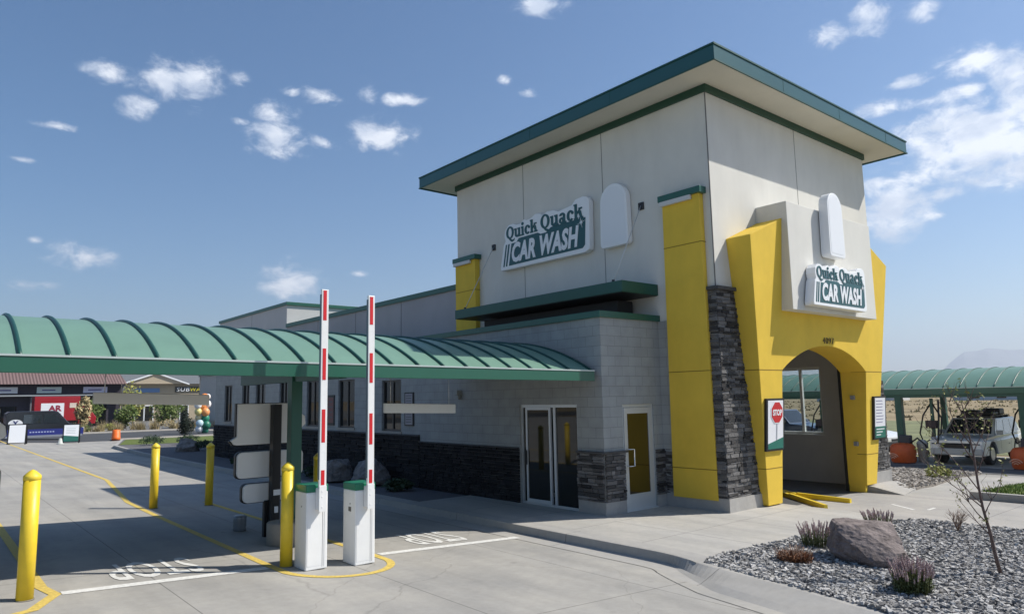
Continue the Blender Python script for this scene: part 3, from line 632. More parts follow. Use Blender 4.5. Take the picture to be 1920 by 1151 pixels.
# tunnel window in the right wall
tw = P('window', MB().box(8.45, -.03, 1.24, 8.55, .03, 3.0).box(8.45, 1.79, 1.24, 8.55, 1.85, 3.0).box(8.45, .03, 2.94, 8.55, 1.79, 3.0).box(8.45, .03, 1.24, 8.55, 1.79, 1.30).box(8.45, .53, 1.30, 8.52, .60, 2.94), mat('white_frame', (.75, .76, .75), .4))
P('pane', MB().box(8.5, .03, 1.30, 8.505, 1.79, 2.94), GLT, tw)
P('sill', MB().box(8.33, -.06, 1.215, 8.45, 1.88, 1.24), mat('white_frame', (.75, .76, .75), .4), tw)
P('control_box', MB().box(8.28, -.72, 1.34, 8.36, -.60, 1.5), mat('dull_red', (.12, .03, .025), .5), bevel=.01)
# awning over the office roof, with hanger rods
aw = P('flat_awning', MB().box(.65, -.03, 4.41, XT, 5.72, 4.64), mat('awning_green', (.012, .085, .06), .4, var=.05), bevel=.006)
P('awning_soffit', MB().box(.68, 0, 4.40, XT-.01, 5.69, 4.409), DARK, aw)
for y in (.31, 5.45):
    P('hanger_rod', MB().cyl((XT-.03, y, 6.4), (.78, y, 4.66), .009, n=8), ALU, aw)
    P('hanger_plate', MB().box(XT-.03, y-.07, 6.32, XT-.001, y+.07, 6.48).cyl((.78, y, 4.64), (.78, y, 4.70), .03), DARK, aw)
# boxes of roof kit under awning shadow
P('roof_unit', MB().box(1.2, .6, 3.99, 1.7, 5.2, 4.35), mat('roof_unit_dark', (.03, .03, .03), .7), bevel=.02)
P('wall_lamp', MB().box(-.14, 4.55, 2.44, -.001, 4.67, 2.56).box(-.10, 4.56, 2.34, -.03, 4.66, 2.44), mat('lamp_grey', (.3, .32, .3), .5), bevel=.01)
# roof hatch rail glints on the tower roof
P('roof_clip', MB().box(3.2, EY0+.02, 8.826, 3.9, EY0+.05, 8.86), ALU, rf)

# ------------------------------------------------------------------ lettering of the company signs
def arcpts(cx, cy, rx, ry, a0, a1, n=18): return [(cx+rx*cos(a0+(a1-a0)*i/n), cy+ry*sin(a0+(a1-a0)*i/n)) for i in range(n+1)]
def ring(mbx, fn, cx, cy, rx, ry, wx, wy, w0, w1, a0=0, a1=2*pi, n=26):
    A = arcpts(cx, cy, rx, ry, a0, a1, n); Bq = arcpts(cx, cy, rx-wx, ry-wy, a0, a1, n)
    for i in range(n):
        mbx.prism([A[i], A[i+1], Bq[i+1], Bq[i]], fn, w0, w1)
def slab_word(mbx, word, fn, x, y, xh, cap, w0, w1):
    """bold slab-serif letters drawn piece by piece; pieces overlap at slightly different depths"""
    st = xh*.30; e = [w1]
    def pr(poly): e[0] += .0002; mbx.prism(poly, fn, w0, e[0])
    def rc(a, b, c, d): pr([(a, b), (c, b), (c, d), (a, d)])
    for ch in word:
        if ch == 'Q':
            rx, ry = cap*.46, cap*.5; e[0] += .0002; ring(mbx, fn, x+rx, y+ry, rx, ry, rx*.50, ry*.24, w0, e[0])
            pr([(x+rx*.55, y+cap*.10), (x+rx*.75, y+cap*.20), (x+rx*1.25, y-cap*.02), (x+rx*1.8, y-cap*.13), (x+rx*2.25, y-cap*.02), (x+rx*2.05, y-cap*.2), (x+rx*1.5, y-cap*.27), (x+rx*1.0, y-cap*.14)])
            x += 2*rx+xh*.10
        elif ch == 'u':
            w = xh*1.0; rc(x+st*.3, y+xh*.25, x+st*1.3, y+xh); rc(x, y+xh*.84, x+st*1.3, y+xh*.999)
            rc(x+w-st*1.1, y+.001, x+w-st*.1, y+xh*.998); rc(x+w-st*1.5, y+xh*.85, x+w-st*.1, y+xh*.997); rc(x+w-st*1.1, y, x+w+st*.3, y+xh*.15)
            e[0] += .0002; ring(mbx, fn, x+w*.5-st*.05, y+xh*.32, w*.5-st*.35, xh*.33, st, st*.75, w0, e[0], pi, 2*pi, 12); x += w+xh*.16
        elif ch == 'i':
            rc(x+st*.3, y+.001, x+st*1.3, y+xh); rc(x, y, x+st*1.6, y+xh*.15); rc(x, y+xh*.84, x+st*1.3, y+xh*.999)
            pr(arcpts(x+st*.8, y+xh*1.3, st*.6, st*.6, 0, 2*pi-.35, 12)); x += st*1.6+xh*.1
        elif ch == 'c':
            e[0] += .0002; ring(mbx, fn, x+xh*.46, y+xh*.5, xh*.46, xh*.51, st*1.05, st*.6, w0, e[0], .75, 2*pi-.75, 18); pr(arcpts(x+xh*.72, y+xh*.74, st*.5, st*.5, 0, 2*pi-.35, 12)); x += xh*.92
        elif ch == 'k':
            rc(x+st*.3, y+.001, x+st*1.3, y+cap*1.02); rc(x, y, x+st*1.6, y+xh*.15); rc(x, y+cap*.92, x+st*1.3, y+cap*1.019)
            pr([(x+st*1.2, y+xh*.36), (x+st*1.2, y+xh*.58), (x+xh*.72, y+xh*.98), (x+xh*.9, y+xh*.92)]); pr([(x+st*1.9, y+xh*.6), (x+st*2.9, y+xh*.72), (x+xh*1.05, y+.002), (x+xh*.78, y+.002)])
            rc(x+xh*.62, y, x+xh*1.15, y+xh*.14); rc(x+xh*.6, y+xh*.86, x+xh*1.02, y+xh*.999); x += xh*1.17
        elif ch == 'a':
            w = xh*.88; rc(x+w-st*1.2, y+.001, x+w-st*.2, y+xh*.72); rc(x+w-st*1.2, y, x+w+st*.3, y+xh*.15)
            e[0] += .0002; ring(mbx, fn, x+w*.5-.0, y+xh*.68, w*.45, xh*.33, st*.95, st*.6, w0, e[0], -.05, pi*.92, 14)
            e[0] += .0002; ring(mbx, fn, x+w*.40, y+xh*.29, w*.40, xh*.30, st*.9, st*.55, w0, e[0]); x += w+xh*.16
    return x
def company_sign(fn, sc, depth, label, base):
    """fn(u, v, w): u along the wall, v up, w outwards, in sign units"""
    t = thing('company_sign', base, label, 'sign')
    g = lambda u, v, w: fn(u*sc, v*sc, w)
    outline = [(-.03, 0), (3.05, -.02), (3.18, .03), (3.2, .12), (3.22, .95), (3.22, 1.18), (3.16, 1.27), (3.03, 1.31), (2.78, 1.29), (2.66, 1.18), (2.2, 1.13), (2.02, 1.2), (1.80, 1.22), (1.62, 1.15), (1.54, 1.22), (1.36, 1.25), (1.2, 1.18), (1.02, 1.16), (.92, 1.2), (.78, 1.12), (.62, 1.12), (.48, 1.18), (.30, 1.17), (.17, 1.06), (.13, .90), (.17, .76), (.10, .68), (-.05, .08)]
    MB().prism(outline, g, .02, depth).build('sign_cabinet', SGREEN, t, bevel=.012)
    mb = MB()
    mb.prism([(.30, .09), (2.98, .09), (3.06, .16), (3.10, .80), (1.95, .80), (1.75, .70), (1.55, .70), (1.45, .75), (.72, .75), (.62, .66), (.42, .66)], g, depth-.005, depth+.006)
    MB().prism([(.07, .09), (.12, .09), (.24, .66), (.19, .66)], g, depth-.005, depth+.006).build('slanted_stripe', NAVY, t); MB().prism([(.17, .09), (.23, .09), (.35, .66), (.29, .66)], g, depth-.005, depth+.006).build('slanted_stripe', NAVY, t)
    mb.build('dark_green_field', NAVY, t)
    mb = MB(); put_text(mb, 'CAR WASH', .66, lambda u, v, w: g(u, v, depth+.012+w), .004, .44, .18, width=2.44, offset=.027, shear=.22, space=1.05)
    mb.build('car_wash_lettering', WHITES, t)
    for wd_, x_, y_, a_, b_ in (('Quick', .22, .79, .235, .33), ('Quack', 1.56, .80, .262, .36)):
        mb = MB(); slab_word(mb, wd_, g, x_, y_, a_, b_, depth-.004, depth+.012); mb.build(wd_.lower()+'_lettering', NAVY, t)
    mb = MB(); cx_, cy_ = 2.97, .70
    st = []
    for i in range(16):
        rr = (.14, .022)[i % 2] if i % 4 in (0, 1, 3) else .07
        if i % 2: rr = .022
        st.append((cx_+rr*cos(i*pi/8+.2), cy_+rr*sin(i*pi/8+.2)))
    mb.prism(st, g, depth+.013, depth+.019); mb.build('sparkle', WHITES, t)
    return t
company_sign(lambda u, v, w: (XT-w, 4.93-u, 5.66+v), 1.0, .17, 'wide sign reading Quick Quack Car Wash on the long shaded left wall of the tower', (XT, 3.3, 5.66))
company_sign(lambda u, v, w: (3.84+u, -2.12-w, 4.10+v), .735, .22, 'smaller sign reading Quick Quack Car Wash on the cream panel above the arch', (4.9, -2.12, 4.07))
def blank_cab(fn, h, wd, depth, label, base):
    t = thing('blank_sign_cabinet', base, label, 'sign')
    pts = arcpts(0, h-wd*.42, wd*.42, wd*.42, 0, pi, 14)+[(-wd*.44, wd*.1)]+arcpts(-wd*.34, wd*.1, wd*.10, wd*.10, pi, 1.5*pi, 4)+arcpts(wd*.34, wd*.1, wd*.10, wd*.10, 1.5*pi, 2*pi, 4)
    MB().prism(pts, fn, .02, depth).build('sign_cabinet', SGREEN, t, bevel=.012)
    sm = [(x*.86, h*.05+y*.9) for x, y in pts]
    MB().prism(sm, fn, depth-.003, depth+.004).build('sign_face', WHITES, t)
blank_cab(lambda u, v, w: (XT-w, .98-u, 5.62+v), 1.42, .92, .17, 'tall plain white sign cabinet on the left wall beside the wide sign', (XT, .98, 5.62))
blank_cab(lambda u, v, w: (5.02+u, -2.12-w, 5.20+v), 1.42, .78, .22, 'tall plain white sign cabinet above the smaller sign over the arch', (4.88, -2.12, 5.18))
# framed posters on the portal legs
def poster(x0, x1, z0, z1, label, kind):
    yy = min(yf(z0), yf(z1))-.02
    t = thing('framed_poster', ((x0+x1)/2, yy, z0), label, 'poster')
    fn = lambda u, v, w: (x0+u*(x1-x0), yf(z0+v*(z1-z0))-.02-w, z0+v*(z1-z0))
    MB().prism([(0, 0), (1, 0), (1, 1), (0, 1)], fn, -.02, .03).build('frame', BLACK, t, bevel=.004)
    MB().prism([(.08, .04), (.92, .04), (.92, .96), (.08, .96)], fn, .029, .034).build('sheet', mat('poster_white', (.80, .80, .82), .4), t)
    g = mat('poster_green', (.02, .16, .12), .4)
    W_, H_ = x1-x0, z1-z0
    if kind == 'stop':
        MB().prism([(.08, .04), (.92, .04), (.92, .25), (.08, .14)], fn, .033, .037).build('green_corner', g, t)
        MB().prism([(.52, .20), (.57, .20), (.59, .55), (.54, .55)], fn, .035, .040).build('sign_pole', mat('pole_grey', (.4, .42, .45), .5), t)
        oc = lambda r: [(.56+r/W_*cos(pi/8+i*pi/4), .73+r/H_*sin(pi/8+i*pi/4)) for i in range(8)]
        MB().prism(oc(.235), fn, .036, .041).build('octagon_border', WHITES, t)
        MB().prism(oc(.212), fn, .0405, .045).build('octagon', mat('stop_red', (.55, .02, .025), .4), t)
        mb = MB(); put_text(mb, 'STOP', .155, lambda u, v, w: fn(u/W_, v/H_, .048+w), .002, .56*W_-.165, .73*H_-.055, width=.33, offset=.006)
        mb.build('stop_lettering', WHITES, t)
    else:
        MB().prism([(.08, .04), (.92, .04), (.92, .30), (.08, .30)], fn, .033, .037).build('green_footer', g, t)
        mb = MB(); rr = random.Random(3)
        for i in range(8): v = .90-i*.07; mb.prism([(.16, v), (.16+rr.uniform(.4, .66), v), (.16+rr.uniform(.45, .66), v-.02), (.16, v-.02)], fn, .0345, .037)
        mb.build('text_lines', mat('poster_text', (.32, .30, .42), .6), t)
        mb = MB()
        for i in range(3): v = .25-i*.065; mb.prism([(.16, v), (.16+(.66, .5, .36)[i], v), (.16+(.66, .5, .36)[i], v-.022), (.16, v-.022)], fn, .037, .039)
        mb.build('footer_lines', WHITES, t)
poster(2.72, 3.38, 1.22, 2.24, 'black framed poster with a red STOP octagon on the left leg of the yellow portal', 'stop')
poster(7.42, 8.07, 1.2, 2.22, 'black framed notice with lines of text and a green foot on the right portal leg', 'text')
def wall_notice(y0, y1, z0, z1, label, red=False):
    t = thing('wall_notice', (0, (y0+y1)/2, z0), label, 'notice')
    fn = lambda u, v, w: (-w, y1-u*(y1-y0), z0+v*(z1-z0))
    MB().prism([(0, 0), (1, 0), (1, 1), (0, 1)], fn, .0, .03).build('frame', BLACK, t)
    MB().prism([(.1, .08), (.9, .08), (.9, .92), (.1, .92)], fn, .029, .033).build('sheet', mat('notice_dull', (.28, .27, .29), .5) if not red else mat('notice_red', (.16, .05, .05), .5), t)
    mb = MB()
    for i in range(4): mb.prism([(.2, .8-i*.17), (.78, .8-i*.17), (.78, .75-i*.17), (.2, .75-i*.17)], fn, .033, .035)
    mb.build('text_lines', mat('notice_text', (.10, .10, .11), .6), t)
wall_notice(6.68, 7.12, 2.16, 2.55, 'upper framed notice on the grey block wall behind the hanging bar')
wall_notice(6.68, 7.12, 1.68, 2.06, 'lower framed notice on the grey block wall under the hanging bar')
wall_notice(11.3, 11.75, 1.62, 2.55, 'tall framed reddish notice on the block wall between two windows', True)

# ------------------------------------------------------------------ barrel-vault canopies
def vault(root, o, ax, cr, w, h, L, slope, ribd, roff, lipz=.16, ribr=.025, kmax=1.0):
    o = Vector(o); ax = Vector(ax); cr = Vector(cr); RR = (w*w+h*h)/(2*h); a0 = math.asin(w/RR)
    def pt(t, k, d=0):
        a = k*a0; return o+ax*t+cr*((RR+d)*sin(a)+w)+Vector((0, 0, h-RR+(RR+d)*cos(a)+slope*t))
    n = 28; mb = MB(); segs = 12
    for side, d in ((0, 0), (1, -.06)):
        if side: mb.build('vaulted_roof', ROOFG, root, fix=False); mb = MB()
        k0 = len(mb.v)
        for i in range(segs+1):
            for j in range(n+1): mb.v.append(tuple(pt(L*i/segs, -1+(1+kmax)*j/n, d)))
        for i in range(segs):
            for j in range(n): q = (k0+i*(n+1)+j, k0+(i+1)*(n+1)+j, k0+(i+1)*(n+1)+j+1, k0+i*(n+1)+j+1); mb.f.append(q if side else q[::-1]); mb.sm.append(True)
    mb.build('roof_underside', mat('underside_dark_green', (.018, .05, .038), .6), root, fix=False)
    t = roff; cnt = 0
    while t < L:
        mb = MB(); mb.tube([pt(t, -1+(1+kmax)*j/22, .012) for j in range(23)], ribr, 6); mb.build('roof_rib', RIBG, root); t += ribd; cnt += 1
    dn = Vector((0, 0, -lipz)); 
    for s_, k in ((-1, -1), (1, kmax)):
        mb = MB(); a = pt(0, k); b = pt(L, k); of = cr*(.05*s_); e = Vector((0, 0, .02))
        mb.hexa([a+dn, b+dn, b+dn+of, a+dn+of], [a+e, b+e, b+e+of, a+e+of]); mb.build('eave_fascia', mat('carport_fascia_green', (.017, .105, .065), .33, var=.04, vscale=3, spec=.6), root, bevel=.006)
        mb = MB(); f = Vector((0, 0, .022)); f2 = Vector((0, 0, .045)); a2 = a+cr*(-.03*s_); b2 = b+cr*(-.03*s_)
        mb.hexa([a2+f, b2+f, b2+f+of*1.8, a2+f+of*1.8], [a2+f2, b2+f2, b2+f2+of*1.8, a2+f2+of*1.8]); mb.build('eave_flashing', mat('pale_flashing', (.52, .58, .55), .35, metal=.3), root)
    for t_, s_ in ((0, -1), (L, 1)):
        mb = MB()
        for j in range(n):
            a, b = pt(t_, -1+(1+kmax)*j/n, .03), pt(t_, -1+(1+kmax)*(j+1)/n, .03); c_, d_ = pt(t_, -1+(1+kmax)*(j+1)/n, -.14), pt(t_, -1+(1+kmax)*j/n, -.14); of = ax*(.04*s_)
            mb.add([a, b, c_, d_, a+of, b+of, c_+of, d_+of], ((0, 1, 2, 3), (7, 6, 5, 4), (0, 4, 5, 1), (1, 5, 6, 2), (2, 6, 7, 3), (3, 7, 4, 0)))
        mb.build('end_trim', RIBG, root)
    return pt
carport = thing('vaulted_carport', (-5.2, 1.9, .16), 'long green barrel-vaulted metal carport over the entry lanes on square green posts', 'carport')
ptc = vault(carport, (-.136, .1, 2.798), (-1, 0, 0), (0, 1, 0), 2.735, .722, 15.2, .010, .47, .551, kmax=.57)
pm = mat('post_green', (.012, .085, .058), .4, var=.05)
for (x, y) in ((-5.25, 1.9), (-11.6, 1.9)):
    p = MB().box(x-.09, y-.09, gz(x)-.1, x+.09, y+.09, 3.3).build('post', pm, carport, bevel=.008)
    MB().box(x-.16, y-.16, gz(x), x+.16, y+.16, gz(x)+.02).build('base_plate', pm, p)
for x in (-5.25, -11.6): MB().box(x-.06, .2, 2.68, x+.06, 4.3, 2.86).build('cross_beam', pm, carport)
mb = MB()
for k in (-.96, -.6, -.2, .2, .53):
    a, b = ptc(0.05, k, -.12), ptc(15.1, k, -.12); mb.hexa([a+Vector((0, -.04, -.06)), b+Vector((0, -.04, -.06)), b+Vector((0, .04, -.06)), a+Vector((0, .04, -.06))], [a+Vector((0, -.04, .05)), b+Vector((0, -.04, .05)), b+Vector((0, .04, .05)), a+Vector((0, .04, .05))])
mb.build('purlin', mat('purlin_green', (.014, .09, .06), .5), carport)
# hanging clearance bars
def bar(x0, z0, x1, z1, y, h, material, label):
    t = thing('clearance_bar', ((x0+x1)/2, y, (z0+z1)/2), label, 'clearance bar')
    MB().hexa([(x0, y-.03, z0), (x1, y-.03, z1), (x1, y+.03, z1), (x0, y+.03, z0)], [(x0, y-.03, z0+h), (x1, y-.03, z1+h), (x1, y+.03, z1+h), (x0, y+.03, z0+h)]).build('bar', material, t, bevel=.01)
    for f in (.09, .91):
        x = x0+(x1-x0)*f; z = z0+(z1-z0)*f+h; MB().cyl((x, y, z-.01), (x, y, 2.93), .006, n=6).build('hanger', ALU, t)
bar(-8.05, 2.385, -6.45, 2.33, 2.4, .165, GREYP, 'long plain grey clearance bar hanging over the left lane')
bar(-3.33, 2.12, -1.72, 2.07, 2.4, .18, GREYL, 'light grey clearance bar hanging in front of the block wall over the right lane')

# pay-station boards seen from behind
def rrect(x0, z0, x1, z1, r=.05):
    out = []
    for cx_, cz_, a in ((x1-r, z0+r, -pi/2), (x1-r, z1-r, 0), (x0+r, z1-r, pi/2), (x0+r, z0+r, pi)): out += arcpts(cx_, cz_, r, r, a, a+pi/2, 5)
    return out
def board(dx, label, y=2.6):
    x0 = -5.3+dx; g0 = gz(x0)
    t = thing('menu_board', (x0, y, g0), label, 'menu board', 'menu boards on the lane islands')
    fn = lambda u, v, w: (u+dx, y+w, v-.05)
    post = MB().box(x0-.10, y-.20, g0-.05, x0+.04, y-.04, 2.32).build('post', BLACK, t, bevel=.01)
    MB().box(x0-.16, y-.03, g0-.05, x0+.10, y+.06, .75).build('pedestal', BLACK, t, bevel=.01)
    main = [(-5.92, 1.72), (-4.84, 1.72), (-4.84, 1.95), (-4.75, 2.03), (-4.77, 2.16), (-4.84, 2.22), (-4.84, 2.39), (-5.92, 2.39), (-5.92, 1.86), (-6.02, 1.80), (-5.97, 1.73)]
    for i, (pl) in enumerate((main, rrect(-5.91, 1.18, -4.79, 1.60, .08), rrect(-5.80, .78, -4.82, 1.08, .08))):
        p = MB().prism(pl, fn, 0, .06).build('panel_back', mat('board_back_grey', (.78, .78, .76), .5, var=.03, vscale=2), t, bevel=.008)
        tag(p, ('large top panel back', 'middle rounded panel back', 'small bottom panel back')[i])
        MB().prism([(u*1.0+(-.012 if u < -5.4 else .012), v-.014 if v < (1.9, 1.4, .95)[i] else v+.008) for u, v in pl], fn, .062, .14).build('panel_shell', BLACK, p)
    MB().box(x0-.08, y-.215, .84, x0+.03, y-.201, .93).build('sticker', WHITES, post); MB().box(x0-.06, y-.215, .56, x0+.0, y-.201, .66).build('sticker', WHITES, post)
    return t
board(0, 'black menu board seen from behind with three stacked grey panels by the green carport post')
board(-4.27, 'second grey menu board, cut off by the left edge of the photo')
c_ = (-5.42, 1.75); mb = MB(); mb.lathe((c_[0], c_[1], gz(c_[0])), [(.29, -.05), (.29, .33), (.28, .345), (.2, .35)], 28)
one('concrete_footing', mb, concrete('footing_concrete', (.33, .315, .28)), 'round concrete footing at the foot of the menu board behind the bollard', 'concrete footing')
# small wire coil/keg in the lane
t = thing('wire_basket', (-5.55, 3.45, gz(-5.55)), 'small ribbed metal drum standing on the shaded lane left of the menu board', 'drum')
mb = MB(); mb.lathe((-5.55, 3.45, gz(-5.55)), [(.10, 0), (.115, .02), (.105, .06), (.115, .09), (.105, .13), (.115, .16), (.105, .2), (.115, .235), (.10, .25)], 20); mb.build('ribbed_body', mat('drum_metal', (.22, .24, .26), .4, metal=.4), t)
MB().lathe((-5.55, 3.45, gz(-5.55)), [(.09, .249), (.08, .262), (.03, .266)], 20).build('lid', mat('lid_metal', (.4, .42, .44), .35, metal=.4), t)

# ------------------------------------------------------------------ bollards
def bollard(x, y, label):
    z = gz(x); t = thing('bollard', (x, y, z), label, 'bollard', 'yellow bollards at the lane islands')
    MB().lathe((0, 0, 0), [(.082, -.05), (.082, 1.26)], 28).build('sleeve', YELP, t, local=True)
    MB().lathe((0, 0, 0), [(.0825, 1.25), (.086, 1.252), (.086, 1.288), (.080, 1.300), (.035, 1.343), (.012, 1.357), (.002, 1.36)], 28).build('dome_cap', mat('cap_yellow', (.80, .60, .05), .45), t, local=True)
    MB().lathe((0, 0, 0), [(.092, 0), (.092, .008), (.083, .012)], 28).build('base_ring', mat('base_grout', (.2, .18, .14), .9), t, local=True)
    return t
b0 = bollard(-8.97, .06, 'large yellow bollard nearest the bottom left corner of the photo')
for (x, y, lb) in ((-6.01, 7.36, 'sunlit yellow bollard standing alone left of the menu board'), (-4.9, 7.31, 'shaded yellow bollard just left of the large grey panels'), (-6.08, .12, 'yellow bollard directly left of the first barrier gate'), (-4.62, 2.35, 'yellow bollard mostly hidden behind the second barrier gate')):
    c = copy_tree(b0); c.location = (x, y, gz(x)); c['label'] = lb
# ------------------------------------------------------------------ barrier gates
MARKS = {False: [(3.25, 3.655), (2.45, 2.87), (1.63, 2.06), (1.08, 1.27)], True: [(3.25, 3.64), (2.44, 2.85), (1.60, 2.02), (1.08, 1.26)]}
def gate(x, y, label, mark):
    """x, y: near left corner; cabinet 0.29 wide, 0.4 deep"""
    z = gz(x); t = thing('barrier_gate', (x+.145, y+.18, z), label, 'barrier gate', 'barrier gates with raised arms')
    w, d, h = .30, .36, 1.08
    cab = MB().box(x, y, z, x+w, y+d, z+.985).build('cabinet', WHITEM, t, bevel=.012)
    MB().box(x-.004, y-.004, z+.985, x+w+.004, y+d+.004, z+h).build('green_lid', mat('lid_green', (.01, .17, .09), .35), t, bevel=.015, seg=3)
    MB().box(x+.02, y-.003, z+.05, x+w-.09, y-.0005, z+.96).build('front_door', WHITEM, cab, bevel=.001)
    MB().box(x+w-.075, y-.0025, z+.03, x+w-.068, y-.0003, z+.96).box(x+w-.05, y-.0025, z+.03, x+w-.046, y-.0003, z+.96).build('edge_seam', mat('seam_grey', (.4, .4, .4), .6), cab)
    if mark: MB().box(x-.006, y+.12, z+.70, x-.0005, y+.19, z+.76).build('type_plate', mat('plate_grey', (.12, .12, .1), .5), cab)
    MB().cyl((x-.004, y+.15, z+.80), (x+.01, y+.15, z+.80), .012).build('lock', mat('lock_grey', (.3, .3, .3), .4), cab)
    ax_, ay = x+.17, y-.06
    MB().box(ax_-.05, ay-.05, z+.76, ax_+.055, y-.004, z+1.04).build('arm_mount', WHITEM, t, bevel=.008)
    arm = MB().box(ax_-.045, ay-.045, z+.76, ax_+.055, ay-.005+.0, z+3.67 - (0 if not mark else .01)).build('arm', WHITEM, t, bevel=.006)
    MB().box(ax_-.052, ay-.046, z+1.15, ax_-.0455, ay-.002, z+3.6).build('arm_edge', mat('arm_dark_edge', (.10, .14, .17), .5), arm)
    top = 4.02-(.07 if mark else 0)
    mb = MB()
    for a, b in MARKS[mark]: mb.box(ax_-.022, ay-.0485, z+a, ax_+.026, ay-.0452, z+b)
    mb.build('red_marking', RED, arm)
    mb = MB()
    for q in (.80, .93, 1.0): mb.cyl((ax_-.005, ay-.06, z+q), (ax_-.005, ay-.045, z+q), .011, n=10)
    mb.box(ax_-.048, ay-.056, z+.74, ax_+.057, ay-.046, z+1.07)
    mb.build('clamp', WHITEM, arm, bevel=.003)
    return t
gate(-6.0, -.31, 'white barrier gate with green lid and raised striped arm, left of the two', False)
gate(-5.33, -.37, 'white barrier gate with a small grey plate and raised striped arm, right of the two', True)

# ------------------------------------------------------------------ conveyor guide rails
mb = MB()
for pts in (([(5.50, -.35), (5.2, -.75), (4.24, -2.05)]), ([(5.62, -.35), (5.42, -.8), (5.38, -2.02)])):
    for a, b in zip(pts, pts[1:]):
        a = Vector((*a, 0)); b = Vector((*b, 0)); n_2 = (b-a).normalized().cross(Vector((0, 0, 1)))*.038
        mb.hexa([a-n_2, b-n_2, b+n_2, a+n_2], [a-n_2+Vector((0, 0, .11)), b-n_2+Vector((0, 0, .09)), b+n_2+Vector((0, 0, .09)), a+n_2+Vector((0, 0, .11))])
one('guide_rail', mb, YELP, 'yellow steel wheel guide rails opening out on the floor of the tunnel entrance', 'guide rail')

# ------------------------------------------------------------------ rocks
def rock(name, c, rad, material, label, cat='boulder', seed=0, flat=.0, group=None, rough=.30):
    bm = bmesh.new(); bmesh.ops.create_icosphere(bm, subdivisions=5, radius=1); sd = Vector((seed*3.1, seed*1.7, seed*.9))
    rr = random.Random(seed+11)
    planes = [(Vector((rr.gauss(0, 1), rr.gauss(0, 1), rr.gauss(0, .7))).normalized(), rr.uniform(.62, .95)) for _ in range(22)]
    for v in bm.verts:
        d = v.co.normalized(); k = 1.15
        for n_, h in planes:
            q = d.dot(n_)
            if q > .15: k = min(k, h/q)
        k += noise.fractal(d*2.2+sd, 1.0, 2.0, 6)*rough*.28+noise.fractal(d*9+sd, 1.0, 2.0, 4)*.022
        v.co = Vector((d.x*rad[0], d.y*rad[1], d.z*rad[2]))*k
        v.co.z = max(v.co.z, -.4*rad[2])
    me = bpy.data.meshes.new(name); bm.to_mesh(me); bm.free(); me.materials.append(material)
    o = bpy.data.objects.new(name, me); C.objects.link(o); o.location = c; return tag(o, label, cat, group)
bo = rock('boulder', (-.10, -4.78, .30), (.68, .58, .37), BOULD, 'large reddish grey boulder lying in the grey gravel bed', seed=21, rough=.16)
bo.rotation_euler = (0, 0, radians(-52))
rock('boulder', (-.84, 9.4, .35), (.55, .5, .42), BOULD2, 'pale boulder in the shaded bed, left of the two along the block wall', seed=5)
rock('boulder', (-.6, 7.9, .35), (.55, .6, .42), BOULD2, 'pale boulder in the shaded bed beside the right barrier arm', seed=8)
rock('boulder', (.2, 27.2, .3), (.55, .6, .5), BOULD2, 'small pale boulder in the bed at the far end of the block wall', seed=9)
rock('boulder', (-.9, 12.5, .25), (.35, .4, .25), BOULD2, 'low pale stone in the shaded bed between menu board and block wall', seed=12)

# ------------------------------------------------------------------ plants
def spiky(name, c, n, h, spread, label, stem, tip, lean=.25, tipf=.35, w=.005, cat='shrub', basefol=0, grp=None, bm_=None):
    t = thing(name, c, label, cat, grp); ms = MB(); mt = MB()
    for i in range(n):
        a = R.uniform(0, 6.28); r0 = spread*.45*sqrt(R.random()); hh = h*R.uniform(.6, 1.05)*(1-.25*(r0/(spread*.45)))
        b = Vector((cos(a)*r0, sin(a)*r0, 0)); l = Vector((cos(a), sin(a), 0))*lean*hh*(r0/(spread*.45)+R.uniform(-.2, .3)); tp = b+l+Vector((0, 0, hh)); md = b+l*.4+Vector((0, 0, hh*.55))
        ms.tube([b, md, tp], [w, w*.8, w*.5], 3)
        s0 = md+(tp-md)*(1-tipf*1.4); 
        if tip:
            k = 5
            for j in range(k):
                f = j/(k-1); p = s0+(tp-s0)*f; rr = .011*(1-.4*f); mt.lathe(p, [(.001, -.012), (rr, 0), (.001, .014)], 4)
    ms.build('stems', stem, t, local=True, fix=False)
    if tip: mt.build('flower_spikes', tip, t, local=True, fix=False)
    if basefol:
        mf = MB()
        for i in range(basefol):
            a = R.uniform(0, 6.28); r0 = spread*.5*sqrt(R.random()); z = R.uniform(.0, h*.45); s = R.uniform(.012, .03)
            p = Vector((cos(a)*r0, sin(a)*r0, z)); q = Vector((R.gauss(0, 1), R.gauss(0, 1), R.gauss(0, 1)+1.2)).normalized()*s*2.2; sd = q.orthogonal().normalized()*s*.35
            mf.v += [p-sd, p+sd, p+q]; k = len(mf.v)-3; mf.f.append((k, k+1, k+2)); mf.sm.append(False)
        mf.v = [tuple(v) for v in mf.v]; mf.build('foliage', bm_ or stem, t, local=True, fix=False)
    return t
spiky('lavender_plant', (.14, -3.98, .14), 110, .42, .42, 'purple lavender with tall bare spikes left of the large boulder', LAVG, LAV, grp='lavender plants', basefol=500)
spiky('lavender_plant', (2.15, -3.98, .14), 90, .33, .42, 'purple lavender showing just above the top of the large boulder', LAVG, LAV, grp='lavender plants', basefol=300)
spiky('lavender_plant', (-1.40, -5.86, .14), 190, .40, .40, 'dense green and pink lavender in front of the boulder near the bottom edge', LAVG, LAV, grp='lavender plants', basefol=1500)
spiky('rust_shrub', (-.93, -4.22, .14), 80, .22, .44, 'low rust-brown shrub beside the boulder in the gravel', TWIG, None, basefol=1900, bm_=RUST, lean=.5)
